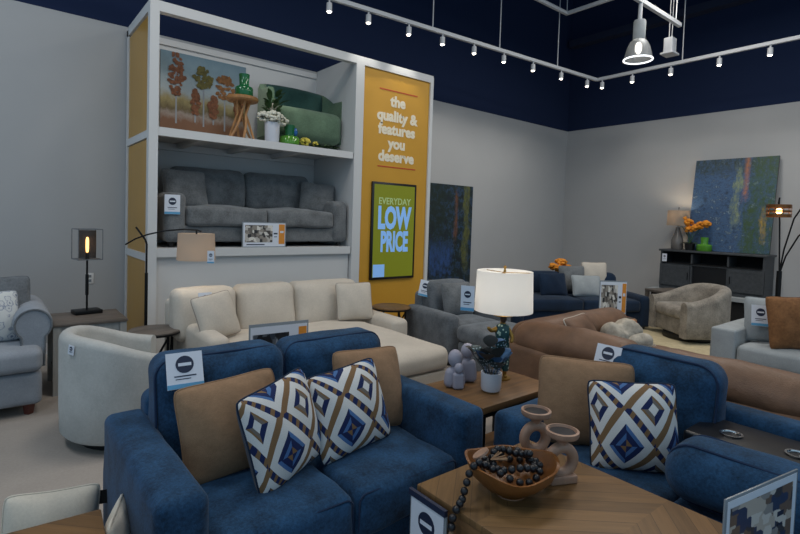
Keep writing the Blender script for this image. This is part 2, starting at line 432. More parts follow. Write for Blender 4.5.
def price_tag(label, loc, rot, w=.13, h=.19, name='price_tag', strip=True, bend=False):
    """white hanging tag with a round dark emblem; card in XZ, top edge at z=0, faces -y"""
    o = thing(name, label, 'tag', loc, rot)
    MB().box((0, 0, -h/2), (w, .003, h)).obj('card', 'card', o)
    em = MB().lathe([(0, 0), (.25*w, 0), (.25*w, .0015), (0, .0015)], 20, mat=Matrix.Translation((0, -.0018, -h*.34)) @ Matrix.Rotation(pi/2, 4, 'X')).obj('round_emblem', 'ink', o)
    MB().box((0, -.0042, -h*.34), (w*.36, .001, w*.09)).obj('emblem_mark', 'card', em)
    MB().box((0, -.0022, -h*.66), (w*.6, .001, h*.035)).obj('text_line', 'ink', o)
    MB().box((-.06*w, -.0022, -h*.74), (w*.42, .001, h*.022)).obj('text_line', 'ink', o)
    if strip: MB().box((0, -.0022, -h*.93), (w, .001, h*.12)).obj('blue_strip', 'lblue', o)
    return o
PH = [photo('room_photo', 0, ['2c2a2a', '6d665f', 'b9b4ad', '46403c', '8e867c', 'd8d4cc']), photo('dark_room_photo', 1, ['191c22', '2d3540', '7d848c', '11141a', '50565e']),
      photo('pale_room_photo', 2, ['8f8a86', '3c3a3e', 'b7aca0', '2f3b57', '6e5a4c', 'c9c3bb'])]
def price_sign(label, loc, rot, w, h, ph, orange=True, name='price_sign', frame=True, split=.62):
    """printed card in a clear holder: photo, dark text and an orange price panel; stands at z=0 facing -y"""
    o = thing(name, label, 'sign', loc, rot)
    MB().rbox((0, 0, h/2), (w, .006, h), .002, 1, 1).obj('holder', 'acrylic', o)
    MB().box((0, .03, .004), (w*.9, .07, .008)).obj('base', 'acrylic', o)
    c = MB().box((0, -.0035, h/2), (w*.95, .001, h*.93)).obj('card', 'card', o)
    x0 = -w*.44; pw = w*split
    MB().quad_uv([(x0, -.0045, h*.2), (x0+pw, -.0045, h*.2), (x0+pw, -.0045, h*.88), (x0, -.0045, h*.88)]).obj('photo', PH[ph], c)
    if orange:
        MB().box((w*.395, -.0045, h*.53), (w*.14, .001, h*.8)).obj('price_panel', 'orange', c)
        MB().box((w*.395, -.0055, h*.62), (w*.08, .001, h*.08)).obj('price_figure', 'card', c)
    MB().box((w*.25, -.0045, h*.55), (w*.09, .001, h*.06)).obj('text_line', 'ink', c)
    MB().box((w*.25, -.0045, h*.42), (w*.07, .001, h*.03)).obj('text_line', 'ink', c)
    MB().box((-w*.2, -.0045, h*.11), (w*.4, .001, h*.04)).obj('text_line', 'ink', c)
    return o

# ---------------------------------------------------------------- sofas
def round_rect(w, h, r, y, cz, n=5):
    pts = []
    for (sx, sz, a0) in ((1, 1, 0), (-1, 1, 90), (-1, -1, 180), (1, -1, 270)):
        for k in range(n+1):
            a = radians(a0+90*k/n); pts.append((sx*(w/2-r)+r*cos(a), y, cz+sz*(h/2-r)+r*sin(a)))
    return pts
def sofa(name, label, cat, loc, rz, W, D, arm_w, arm_h, seat_h, back_h, fab, n=2, pipe=None, arms=(1, 1), base_z=.06, seat_t=.17, back_t=.22, arm_r=.05, foot='blackfoot',
         back_over=0, back_cush=True, frame_h=None, cush_h=None, arm_front=.0, cush_r=.09, wob=.004, group=None, crown=.03):
    """front at y=-D/2 facing -y, back at +D/2, x centred"""
    t = thing(name, label, cat, loc, rz, group); f = frame_h or back_h-.14
    MB().rbox((0, .02, (base_z+seat_h-seat_t)/2), (W-.04, D-.06, seat_h-seat_t-base_z), .02, 2, 2).obj('base', fab, t)
    for i, sx in enumerate((-1, 1)):
        if arms[i]:
            MB().rbox((sx*(W/2-arm_w/2), arm_front/2-.01, (arm_h+base_z)/2), (arm_w, D-.06-arm_front, arm_h-base_z), arm_r, 3, 5, (.008, .012, .01), wob=wob*.6).obj('arm', fab, t)
    x0 = -W/2+(arm_w if arms[0] else .01); x1 = W/2-(arm_w if arms[1] else .01)
    MB().rbox(((x0+x1)/2, D/2-.09, (f+base_z)/2), (x1-x0+ (arm_w if 0 else .04), .16, f-base_z), .05, 3, 4).obj('back_frame', fab, t)
    cw = (x1-x0)/n; sd = D-.02-back_t*.8
    for i in range(n):
        cx = x0+cw*(i+.5)
        s_ = MB().rbox((cx, -D/2+sd/2, seat_h-seat_t/2), (cw-.008, sd, seat_t), .04, 3, 6, (.004, .012, crown), wob=wob).obj('seat_cushion', fab, t)
        if pipe: MB().tube(round_rect(cw-.03, seat_t-.03, .035, -D/2+.012, seat_h-seat_t/2), .004, 5, True, mat=Matrix.Translation((cx, 0, 0))).obj('piping', pipe, s_)
    if back_cush:
        bx0, bx1 = x0-back_over, x1+back_over; bw = (bx1-bx0)/n
        ch = cush_h or back_h-seat_h+.03
        for i in range(n):
            cx = bx0+bw*(i+.5); cz = back_h-ch/2; cy = D/2-.17-back_t/2
            def lean(P, ch=ch): return (P[0], P[1]+(P[2]+ch/2)*.16, P[2])
            b_ = MB().rbox((cx, cy, cz), (bw-.006, back_t, ch), cush_r, 4, 6, (.0, .035, .012), wob=wob, shape=lean).obj('back_cushion', fab, t)
            if pipe:
                pts = [lean((p[0], p[1], p[2])) for p in round_rect(bw-.01, ch-.005, cush_r, -back_t/2+.045, 0)]
                MB().tube(pts, .006, 6, True, mat=Matrix.Translation((cx, cy, cz))).obj('piping', pipe, b_)
    for sx in (-1, 1):
        for sy in (-1, 1):
            MB().lathe([(0, 0), (.022, 0), (.03, base_z+.01), (0, base_z+.01)], 10, (sx*(W/2-.08), sy*(D/2-.1), 0)).obj('foot', foot, t)
    return t


# ================================================================ THE ROOM
XB, YA, ZC, ZT = 10.0, 6.526, 3.64, 6.6
struct(MB().box((2.5, 1.5, -.05), (15.4, 10.4, .1)).obj('floor', 'floor'))
struct(MB().box((2.5, YA+.06, ZC/2), (15.2, .12, ZC)).obj('wall_back', 'wall'))
struct(MB().box((2.5, YA+.06, (ZC+ZT)/2), (15.2, .12, ZT-ZC)).obj('wall_back_upper', 'navy_paint'))
struct(MB().box((XB+.06, 1.5, ZC/2), (.12, 10.1, ZC)).obj('wall_right', 'wall'))
struct(MB().box((XB+.06, 1.5, (ZC+ZT)/2), (.12, 10.1, ZT-ZC)).obj('wall_right_upper', 'navy_paint'))
struct(MB().box((2.5, 1.5, ZT+.05), (15.4, 10.4, .1)).obj('ceiling', 'navy_paint'))
struct(MB().box((2.5, YA-.008, .055), (15, .016, .11)).obj('baseboard_back', 'white_paint'))
struct(MB().box((XB-.008, 1.5, .055), (.016, 10, .11)).obj('baseboard_right', 'white_paint'))
struct(MB().box((XB-.1, 1.6, 5.5), (.2, 9.7, .14)).obj('trim_1', 'ceilingdark'))
o = thing('wall_outlet', 'small white outlet plate on the grey wall behind the caged lamp', 'outlet', (.853, YA, .79))
MB().rbox((0, -.004, 0), (.075, .008, .12), .003, 1, 1).obj('plate', 'white', o)
for dz in (-.025, .025): MB().box((0, -.009, dz), (.03, .002, .03)).obj('socket', 'acrylic', o)
o = MB().rbox((6.9, 3.05, .012), (2.6, 1.9, .024), .01, 2, 8).obj('area_rug', 'rug'); tag(o, 'cream shaggy area rug under the taupe swivel chair', 'rug')
o.rotation_euler = (0, 0, 0)

# ================================================================ DISPLAY TOWER
TX0, TX1, TXP, TY, TYB = 1.196, 4.925, 3.60, 5.424, 6.50
tw = thing('display_tower', 'tall white two-bay display tower with ochre side and yellow slogan panel', 'display shelf', (0, 0, 0))
for x0, x1 in ((TX0, TX0+.085), (TXP, TXP+.125), (TX1-.055, TX1)):
    MB().box(((x0+x1)/2, TY+.045, 1.80), (x1-x0, .09, 3.60)).obj('post', 'white_paint', tw)
MB().box((TX0+.03, TYB-.03, 1.8), (.06, .06, 3.6)).obj('post', 'white_paint', tw)
MB().box(((TX0+TX1)/2, TY+.044, 3.57), (TX1-TX0-.01, .084, .10)).obj('top_beam', 'white_paint', tw)
MB().box((TX0+.03, (TY+TYB)/2, 3.57), (.058, TYB-TY-.1, .10)).obj('side_beam', 'white_paint', tw)
MB().box((TXP+.04, (TY+TYB)/2, 3.57), (.06, TYB-TY-.1, .10)).obj('side_beam', 'white_paint', tw)
MB().box(((TX0+TXP)/2, TYB-.03, 3.55), (TXP-TX0, .06, .07)).obj('rear_beam', 'white_paint', tw)
for z0, z1 in ((.05, 1.06), (1.13, 2.28), (2.37, 3.5)):
    MB().box((TX0+.03, (TY+TYB)/2, (z0+z1)/2), (.03, TYB-TY-.13, z1-z0)).obj('ochre_side_panel', 'yellow_side', tw)
for z in (1.095, 2.325):
    MB().box((TX0+.03, (TY+TYB)/2, z), (.058, TYB-TY-.1, .075)).obj('side_rail', 'white_paint', tw)
MB().box(((TX0+TXP)/2+.05, TYB-.02, 1.8), (TXP-TX0, .03, 3.48)).obj('back_panel', 'white_paint', tw)
MB().box((TXP+.02, (TY+TYB)/2+.03, 1.8), (.03, TYB-TY-.12, 3.48)).obj('inner_side_panel', 'white_paint', tw)
MB().box(((TX0+TXP)/2+.02, (TY+TYB)/2+.02, 2.385), (TXP-TX0-.06, TYB-TY-.08, .024)).obj('upper_shelf', 'white_paint', tw)
MB().box(((TX0+TXP)/2+.02, TY+.042, 2.355), (TXP-TX0-.07, .07, .084)).obj('shelf_fascia', 'white_paint', tw)
for x in (1.75, 2.35, 2.95): MB().box((x, (TY+TYB)/2, 2.345), (.07, TYB-TY-.2, .055)).obj('shelf_joist', 'white_paint', tw)
MB().box(((TX0+TXP)/2+.02, TYB-.06, 2.33), (TXP-TX0-.08, .05, .08)).obj('shelf_joist', 'white_paint', tw)
MB().box(((TX0+TXP)/2+.02, (TY+TYB)/2+.02, 1.178), (TXP-TX0-.06, TYB-TY-.08, .024)).obj('lower_shelf', 'white_paint', tw)
MB().box(((TX0+TXP)/2+.02, TY+.042, 1.145), (TXP-TX0-.07, .07, .09)).obj('shelf_fascia', 'white_paint', tw)
MB().box(((TX0+TXP)/2+.02, TY+.07, .57), (TXP-TX0-.07, .03, 1.06)).obj('plinth_panel', 'white_paint', tw)
yp = MB().box(((TXP+.125+TX1-.055)/2, TY+.05, 1.78), (TX1-.055-TXP-.125, .05, 3.48)).obj('yellow_panel', 'yellow', tw)
for z, b in ((3.14, 'the'), (2.94, 'quality &'), (2.76, 'features'), (2.575, 'you'), (2.40, 'deserve')):
    text('lettering', b, .195, 'letter', yp, (4.305, TY+.0235, z), bold=.009)
for z in (3.285, 2.262): MB().box((4.32, TY+.0235, z), (.66, .003, .016)).obj('orange_rule', 'orange_line', yp)
sc = thing('digital_screen', 'upright screen with lime background showing big pale blue price words', 'screen', (4.28, TY+.024, 1.395))
MB().rbox((0, -.015, 0), (.765, .03, 1.31), .006, 1, 1).obj('bezel', 'blackplastic', sc)
dp = MB().box((0, -.0305, 0), (.70, .002, 1.245)).obj('display', 'screen', sc)
text('screen_words', 'EVERYDAY', .125, 'screen_pale', dp, (0, -.0325, .40), bold=.002, sx=.92)
text('screen_words', 'LOW', .40, 'screen_blue', dp, (0, -.0325, .165), bold=.02, sx=.60)
text('screen_words', 'PRICE', .37, 'screen_blue', dp, (.01, -.0325, -.155), bold=.016, sx=.50)
MB().box((-.245, -.0325, -.535), (.19, .002, .17)).obj('blue_block', 'screen_blue', dp)

# --- lower bay
Z1 = 1.19
s = sofa('showroom_sofa', 'charcoal velvet sofa raised on the lower shelf of the white tower', 'sofa', (2.475, 5.96, Z1), 0, 2.20, .96, .21, .57, .43, .90, 'dkgray', 2, arm_r=.06, base_z=.06, seat_t=.2, cush_r=.08, cush_h=.48, wob=.01, crown=.04)
pillow('charcoal pillow in the left corner of the sofa on the tower shelf', (1.68, 5.82, Z1+.42), .12, .28, .50, .44, .17, 'dkgray', 'dkgray', 'dkgray')
pillow('charcoal pillow slumped in the right corner of the sofa on the tower shelf', (3.28, 5.80, Z1+.415), -.35, .42, .46, .44, .17, 'dkgray', 'dkgray', 'dkgray', roll=.12)
price_tag('white tag with round emblem on the left arm of the charcoal shelf sofa', (1.435, 5.474, 1.735), 0, .15, .2)
price_sign('price sign standing at the shelf edge in front of the charcoal sofa', (2.425, 5.45, Z1), 0, .53, .285, 0, frame=True)

# --- upper bay
Z2 = 2.397
o = thing('autumn_painting', 'wide autumn painting with orange trees leaning at the back of the top bay', 'painting', (2.05, 6.43, Z2), (-.03, 0, 0))
MB().box((0, .0, .53), (1.03, .03, 1.06)).obj('canvas_edge', 'blackwood', o)
cv = MB().quad_uv([(-.515, -.0165, 0), (.515, -.0165, 0), (.515, -.0165, 1.06), (-.515, -.0165, 1.06)]).obj('painted_scene', autumn(), o)
LEAF = [plain('rust_paint', '75492f', .7, var=.4, vs=30), plain('olive_paint', '5d5726', .7, var=.4, vs=30), plain('amber_paint', '80562f', .7, var=.4, vs=30)]
def painted_tree(x, z0, z1, w, cm, full):
    tr = MB().box((x, -.0185, (z0+z1)/2), (.018, .002, z1-z0)).obj('painted_trunk', 'palegray', cv)
    mb = MB(); rnd = random.Random(int(x*1000)+5)
    for k in range(80):
        q = rnd.random(); zz = z0+(z1-z0)*(full+(1.08-full)*q); hw = w*(1-abs(q-.45)*1.1)
        cx = x+rnd.uniform(-1, 1)*hw*.8; r = rnd.uniform(.010, .028)
        pts = [(cx+r*cos(a)*rnd.uniform(.7, 1.3), -.021-.0001*k, zz+r*sin(a)) for a in [i*pi/4 for i in range(8)]]
        mb.add(pts, [tuple(range(8))])
    mb.obj('painted_foliage', cm, cv)
for a in ((-.34, .22, .98, .12, LEAF[0], .45), (-.02, .22, .88, .15, LEAF[1], .72), (.24, .2, .84, .18, LEAF[2], .62), (-.12, .26, .62, .07, LEAF[0], .3), (.10, .26, .58, .08, LEAF[0], .25), (.42, .28, .6, .07, LEAF[0], .3)):
    painted_tree(*a)
o = thing('sage_settee', 'sage green curved settee on the top shelf of the tower', 'settee', (3.12, 6.06, Z2), 0)
def settee_shell():
    mb = MB(); N = 28; out = []
    for i in range(N+1):
        a = pi*i/N; c, s_ = cos(a), sin(a)
        x = -.56*math.copysign(abs(c)**.55, c); y = -.30+.56*abs(s_)**.55
        h = .70+.13*min(1, max(0, (y+.05)/.2))
        out.append((x, y, h))
    for i, (x, y, h) in enumerate(out):
        k = .82
        for (fx, z) in ((1, .12), (1.0, h-.04), (.97, h), (.87, h), (.84, h-.04), (k, .12)):
            mb.v.append((x*fx, -.30+(y+.30)*fx, z))
    for i in range(N):
        for j in range(5): mb.f.append((i*6+j, (i+1)*6+j, (i+1)*6+j+1, i*6+j+1))
        mb.f.append((i*6+5, (i+1)*6+5, (i+1)*6, i*6))
    mb.f += [tuple(range(6)), tuple(N*6+j for j in reversed(range(6)))]
    return mb
settee_shell().obj('shell', 'green', o)
MB().rbox((0, .12, .62), (.84, .12, .42), .05, 3, 4, (0, .02, .02)).obj('back_cushion', 'green_dk', o)
MB().rbox((0, -.10, .30), (.94, .56, .40), .10, 4, 6, (0, .05, .02)).obj('seat_cushion', 'green', o)
for sx in (-1, 1):
    for sy in (-.25, .15): MB().lathe([(0, 0), (.02, 0), (.028, .13), (0, .13)], 10, (sx*.42, sy, 0)).obj('foot', 'blackfoot', o)
o = thing('root_side_table', 'round wooden side table with splayed twisted legs on the top shelf', 'table', (2.215, 5.66, Z2), 0)
MB().lathe([(0, .44), (.165, .44), (.178, .452), (.18, .475), (.17, .485), (0, .485)], 28).obj('table_top', 'stickwood', o)
for k in range(6):
    a = k*pi/3+.3
    MB().tube([(.15*cos(a), .15*sin(a), 0), (.09*cos(a+.4), .09*sin(a+.4), .16), (.05*cos(a+.9), .05*sin(a+.9), .30), (.09*cos(a+1.3), .09*sin(a+1.3), .445)], .014, 7).obj('leg', 'stickwood', o)
VASE = [(0, 0), (.088, 0), (.098, .012), (.10, .10), (.09, .118), (.062, .128), (.052, .145), (.054, .255), (.048, .258), (.044, .15), (0, .14)]
o = thing('green_glass_vase', 'dark green stepped glass vase on the twisted-leg side table', 'vase', (2.235, 5.66, Z2+.485), 0)
MB().lathe(VASE[:5]+[(0, .12)], 26).obj('body', 'greenglass', o)
MB().lathe([(0, .118), (.062, .126), (.052, .145), (.060, .262), (.054, .262), (.046, .15), (0, .14)], 24).obj('neck', 'greenglass', o)
o = thing('green_glass_vase', 'green stepped glass vase standing low at the shelf edge by yellow flowers', 'vase', (2.76, 5.56, Z2), 0)
MB().lathe([(0, 0), (.105, 0), (.118, .014), (.118, .085), (.105, .10), (0, .10)], 26).obj('body', 'greenglass2', o)
MB().lathe([(0, .098), (.06, .10), (.055, .12), (.064, .235), (.058, .235), (.05, .12), (0, .115)], 24).obj('neck', 'greenglass', o)
MB().ball((.062, -.03, .16), (.028, .02, .05), 12, 8).obj('blue_accent', 'blueglass', o)
def petals(mb, c, R, n, r, flat=.6, rnd=None):
    rnd = rnd or random
    for k in range(n):
        v = Vector((rnd.gauss(0, 1), rnd.gauss(0, 1), rnd.gauss(.3, 1))).normalized()*R
        mb.ball((c[0]+v.x, c[1]+v.y, c[2]+v.z*flat), (r*rnd.uniform(.8, 1.2), r*rnd.uniform(.8, 1.2), r*.8), 7, 5)
    return mb
def leaf(mb, base, d, L, w, droop=.3, up=(0, 0, 1)):
    """a leaf blade of two halves, folded a little along its rib"""
    d = Vector(d).normalized(); U = Vector(up); s_ = d.cross(U)
    if s_.length < .1: s_ = d.cross(Vector((1, 0, 0)))
    s_.normalize(); nrm = s_.cross(d); vs = []; n = 6
    for i in range(n+1):
        t = i/n; c = Vector(base)+d*L*t-Vector((0, 0, 1))*droop*L*t*t; hw = w*sin(pi*min(1, t*.92+.05))**.8*(1-.3*t)
        vs += [c-s_*hw+nrm*hw*.25, c, c+s_*hw+nrm*hw*.25]
    fs = []
    for i in range(n): fs += [(3*i, 3*i+1, 3*i+4, 3*i+3), (3*i+1, 3*i+2, 3*i+5, 3*i+4)]
    k = len(vs); vs2 = vs+[v-nrm*.002 for v in vs]
    return mb.add(vs2, fs+[tuple(i+k for i in reversed(f)) for f in fs])
rn = random.Random(3)
o = thing('flower_vase', 'white vase of white hydrangeas and greenery at the top shelf edge', 'vase', (2.53, 5.54, Z2), 0)
o.scale = (1.22, 1.22, 1.15)
MB().lathe([(0, 0), (.062, 0), (.066, .01), (.072, .20), (.066, .20), (.06, .03), (0, .03)], 24).obj('pot', 'ceramic', o)
mb = MB()
for c, R, k in (((0, -.03, .25), .075, 60), ((-.08, 0, .25), .055, 34), ((.09, -.01, .23), .05, 30), ((.02, .03, .36), .04, 20)): petals(mb, c, R, k, .021, .75, rn)
mb.obj('blossoms', 'flower_white', o)
mb = MB()
for k in range(46):
    a = rn.uniform(0, 2*pi); e = rn.uniform(.2, 1.4); b = Vector((.05*cos(a), .05*sin(a), rn.uniform(.2, .46)))
    leaf(mb, b, (cos(a)*cos(e), sin(a)*cos(e), sin(e)), rn.uniform(.08, .15), .025, .3)
mb.obj('leaves', 'greenleaf', o)
o = thing('flower_spray', 'yellow flowers with trailing greenery lying on the top shelf edge', 'flowers', (3.0, 5.52, Z2), 0)
mb = MB(); petals(mb, (-.05, 0, .06), .05, 60, .018, .8, rn); petals(mb, (.10, .02, .05), .03, 16, .014, .8, rn); mb.obj('blossoms', 'flower_yellow', o)
mb = MB()
for k in range(44):
    x = rn.uniform(.0, .36); a = rn.uniform(-.8, .8)
    leaf(mb, (x, rn.uniform(-.03, .05), .02+.02*rn.random()), (cos(a), sin(a)*.5, rn.uniform(0, .7)), rn.uniform(.06, .11), .016, .25)
mb.obj('leaves', 'greenleaf', o)

# ================================================================ LEFT SIDE
o = thing('rolled_arm_sofa', 'pale grey rolled arm sofa cut off by the left picture edge', 'sofa', (-.68, 5.08, 0), 0)
MB().rbox((0, .0, .205), (1.96, .98, .25), .04, 2, 3).obj('base', 'palegray', o)
MB().rbox((.45, -.06, .42), (1.06, .94, .17), .05, 4, 6, (.006, .012, .03)).obj('seat_cushion', 'palegray', o)
MB().rbox((-.50, -.06, .42), (.80, .94, .17), .05, 4, 6, (.006, .012, .03)).obj('seat_cushion', 'palegray', o)
MB().rbox((0, .40, .55), (1.8, .18, .6), .08, 3, 4).obj('back_frame', 'palegray', o)
for i in range(2): MB().rbox((-.43+.86*i, .24, .68), (.84, .22, .46), .10, 4, 5, (0, .04, .02)).obj('back_cushion', 'palegray', o)
for sx in (-1, 1):
    mb = MB()
    prof = []
    for k in range(15): a = radians(-120+k*22); prof.append((.0+.125*cos(a), .125*sin(a)))
    N = len(prof); cx = sx*.93
    pts = [(sx*-.09, -.30)]+[(sx*px, pz) for px, pz in prof if True]
    ring = [(px*sx+cx, pz+.665) for px, pz in prof]+[(cx-.07*sx, .35), (cx+.07*sx, .35)]
    ring = [(cx+.075*sx, .33)]+[(cx+sx*.125*cos(radians(q)), .665+.125*sin(radians(q))) for q in range(-50, 231, 14)]+[(cx-.075*sx, .33)]
    n_ = len(ring)
    for y in (-.36, -.345, .40): mb.v += [(x if y > -.355 else cx+(x-cx)*.93, y, z if y > -.355 else .52+(z-.52)*.95) for x, z in ring]
    for q in range(2):
        for i in range(n_): j = (i+1) % n_; mb.f.append((q*n_+i, q*n_+j, (q+1)*n_+j, (q+1)*n_+i))
    mb.f += [tuple(range(n_)), tuple(2*n_+i for i in reversed(range(n_)))]
    am = mb.obj('arm', 'palegray', o)
    MB().tube([(cx+(x-cx)*.93, -.362, .52+(z-.52)*.95) for x, z in ring], .008, 6, True).obj('piping', 'gray', am)
    for sy in (-.42, .42): MB().lathe([(0, 0), (.028, 0), (.04, .085), (0, .085)], 4, (sx*.90, sy, 0)).obj('foot', 'footwood', o)
pillow('plain grey pillow at the back corner of the rolled arm sofa', (.02, 5.02, .53), .2, .22, .52, .48, .16, 'gray', 'gray', 'gray')
pillow('grey floral pillow in front of the plain one on rolled arm sofa', (-.02, 4.84, .52), .25, .30, .44, .40, .16, 'floral', 'palegray', 'palegray')

o = thing('lamp_table', 'weathered brown topped side table by the left wall holding a caged lamp', 'table', (.665, 5.245, 0), 0)
MB().rbox((0, 0, .5875), (.56, .56, .025), .005, 1, 1).obj('table_top', 'greywood', o)
MB().box((0, 0, .535), (.50, .50, .08)).obj('apron', 'whitewood', o)
for sx in (-1, 1):
    for sy in (-1, 1): MB().box((sx*.245, sy*.245, .287), (.05, .05, .575)).obj('leg', 'whitewood', o)
MB().box((0, 0, .16), (.49, .49, .025)).obj('lower_shelf', 'greywood', o)
o = thing('caged_lamp', 'black table lamp with wire cage and glowing filament bulb', 'lamp', (.685, 5.40, .60), (0, 0, .15))
MB().rbox((0, 0, .0175), (.22, .16, .035), .006, 1, 1).obj('base', 'black', o)
MB().tube([(0, 0, .03), (0, 0, .50)], .009, 8).obj('pole', 'black', o)
MB().tube([(0, 0, .17), (0, 0, .36)], .014, 8).obj('pole_sleeve', 'black', o)
cg = MB(); q = .098
for z in (.50, .775): cg.tube([(-q, -q, z), (q, -q, z), (q, q, z), (-q, q, z)], .004, 5, True)
for sx in (-1, 1):
    for sy in (-1, 1): cg.tube([(sx*q, sy*q, .50), (sx*q, sy*q, .775)], .004, 5)
cg.tube([(-q, 0, .50), (q, 0, .50)], .004, 5); cg.tube([(0, -q, .50), (0, q, .50)], .004, 5)
cg.obj('wire_cage', 'gray', o)
mb = MB(); N = 24
for z in (.51, .765):
    for k in range(N): a = 2*pi*k/N; mb.v.append(((.070)*cos(a), (.070)*sin(a), z))
for k in range(N): mb.f.append((k, (k+1) % N, N+(k+1) % N, N+k))
mb.obj('mesh_shade', 'smoke_mesh', o)
MB().tube([(0, 0, .49), (0, 0, .56)], .016, 10).obj('socket', 'black', o)
MB().lathe([(0, .56), (.010, .565), (.013, .60), (.013, .675), (.008, .70), (0, .705)], 12).obj('bulb', 'warmglow', o)

# barrel chairs -------------------------------------------------
def barrel(name, label, cat, loc, rz, R, t, fab, h_arm, h_back, open_deg, seat_h, straight=0.0, base=True):
    """round-backed swivel chair opening towards local -y"""
    o = thing(name, label, cat, loc, rz); mb = MB(); path = []; N = 40
    a0 = radians(open_deg)
    if straight: path += [(-R, -R*straight*(1-i/5), 0, -1) for i in range(5)]
    lo, hi = (pi, 0) if straight else (pi+(a0-pi/2), -(a0-pi/2))
    for i in range(N+1):
        a = lo+(hi-lo)*i/N; path.append((R*cos(a), R*sin(a), 1, a))
    if straight: path += [(R, -R*straight*(i+1)/5, 0, 1) for i in range(5)]
    K = 0
    for (x, y, kind, a) in path:
        if kind: nx, ny = cos(a), sin(a)
        else: nx, ny = a, 0
        yy = (y/R+straight)/(1+straight) if straight else (y/R+.6)/1.6
        s_ = max(0, min(1, yy)); s_ = s_*s_*(3-2*s_); h = h_arm+(h_back-h_arm)*s_
        sec = [(-.03, .07), (-.005, .10), (0, .30), (0, h-t*.5)]
        for k in range(1, 8): q = pi*k/8; sec.append((-(t/2-t/2*cos(q)), h-t*.5+t*.5*sin(q)))
        sec += [(-t, h-t*.5), (-t, .30), (-t, .07)]
        K = len(sec)
        for d, z in sec: mb.v.append((x+nx*d, y+ny*d, z))
    n_ = len(path)
    for i in range(n_-1):
        for j in range(K): mb.f.append((i*K+j, (i+1)*K+j, (i+1)*K+(j+1) % K, i*K+(j+1) % K))
    mb.f += [tuple(range(K)), tuple((n_-1)*K+j for j in reversed(range(K)))]
    mb.obj('barrel_back', fab, o)
    yf = -R*(straight or sin(pi/2-a0)); w = 2*(R-t)-.01 if straight else 2*(R*sin(a0)*.78)
    if straight:
        MB().rbox((0, (yf+R*.55)/2+.02, (seat_h-.14+.08)/2), (w, R*.55-yf-.04, seat_h-.22), .03, 2, 3).obj('seat_base', fab, o)
        MB().rbox((0, (yf+R*.5)/2+.005, seat_h-.08), (w, R*.5-yf, .16), .05, 4, 6, (0, .02, .03)).obj('seat_cushion', fab, o)
    else:
        MB().lathe([(0, .08), (R-t+.02, .08), (R-t+.02, seat_h-.15), (0, seat_h-.15)], 32).obj('seat_base', fab, o)
        MB().lathe([(0, seat_h-.15), (R-t-.02, seat_h-.15), (R-t, seat_h-.11), (R-t, seat_h-.04), (R-t-.04, seat_h), (0, seat_h+.03)], 32).obj('seat_cushion', fab, o)
    MB().lathe([(0, 0), (R*.72, 0), (R*.74, .02), (R*.72, .075), (0, .075)], 32).obj('swivel_base', 'blackfoot', o)
    return o
barrel('barrel_chair', 'white upholstered barrel chair seen from behind at left', 'chair', (.76, 3.90, 0), radians(92), .42, .10, 'boucle', .60, .75, 128, .43)
price_tag('tiny white tag hanging on the back of the white barrel chair', (.389, 3.690, .705), (0, .15, radians(-60)), .05, .06, strip=False)
barrel('swivel_chair', 'taupe velvet swivel chair on the cream rug before the media console', 'chair', (7.66, 2.90, .024), radians(-126), .47, .15, 'taupe', .55, .76, 90, .46, straight=.75)

# floor lamp ----------------------------------------------------
o = thing('arched_floor_lamp', 'black arched floor lamp with small beige shade before the white tower', 'lamp', (1.09, 4.97, 0), 0)
MB().lathe([(0, 0), (.13, 0), (.13, .02), (.03, .035), (0, .035)], 28).obj('base', 'black', o)
MB().tube([(0, 0, .03), (0, 0, 1.0)], .014, 10).obj('pole', 'black', o)
MB().tube([(0, 0, 1.0), (0, 0, 1.26), (-.01, .01, 1.30), (-.075, .07, 1.41)], .009, 8).obj('upper_pole', 'black', o)
arm = [(-.15, .12, 1.25), (-.08, .065, 1.305), (0, 0, 1.345), (.12, -.10, 1.385), (.26, -.21, 1.405), (.36, -.28, 1.40), (.385, -.30, 1.385)]
MB().tube(arm, .007, 8).obj('arm', 'black', o)
mb = MB()
for (r, z) in ((.165, 1.13), (.155, 1.37)): mb.v += [(.35+r*cos(2*pi*k/32), -.275+r*sin(2*pi*k/32), z) for k in range(32)]
for (r, z) in ((.152, 1.37), (.162, 1.13)): mb.v += [(.35+r*cos(2*pi*k/32), -.275+r*sin(2*pi*k/32), z) for k in range(32)]
for q in range(4):
    for k in range(32): mb.f.append((q*32+k, q*32+(k+1) % 32, ((q+1) % 4)*32+(k+1) % 32, ((q+1) % 4)*32+k))
mb.obj('lamp_shade', 'shade_warm', o)
MB().ball((.35, -.275, 1.26), .03, 12, 8).obj('bulb', 'soft_glow', o)
MB().tube([(.35, -.275, 1.26), (.35, -.275, 1.40)], .008, 8).obj('socket', 'black', o)
price_tag('pale blue tag hanging from the beige shade of the arched floor lamp', (1.505, 4.50, 1.225), radians(-39), .06, .11, strip=True)

# round black side tables ---------------------------------------
def round_table(label, loc, R, topmat):
    o = thing('round_side_table', label, 'table', loc, .4)
    MB().lathe([(0, .525), (R, .525), (R+.008, .53), (R+.008, .548), (R, .553), (0, .553)], 36).obj('table_top', topmat, o)
    MB().tube([(R*cos(a), R*sin(a), .53) for a in [2*pi*k/36 for k in range(36)]], .012, 6, True).obj('rim', 'black', o)
    for k in range(4):
        a = k*pi/2; MB().tube([(R*.85*cos(a), R*.85*sin(a), 0), (R*.85*cos(a), R*.85*sin(a), .525)], .012, 6).obj('leg', 'black', o)
    for k in range(4):
        a, b = k*pi/2, (k+1)*pi/2; MB().tube([(R*.85*cos(a), R*.85*sin(a), .03), (R*.85*cos(b), R*.85*sin(b), .50)], .009, 6).obj('cross_brace', 'black', o)
    return o
round_table('round dark side table beside the arched floor lamp', (1.085, 4.62, 0), .20, 'greywood')
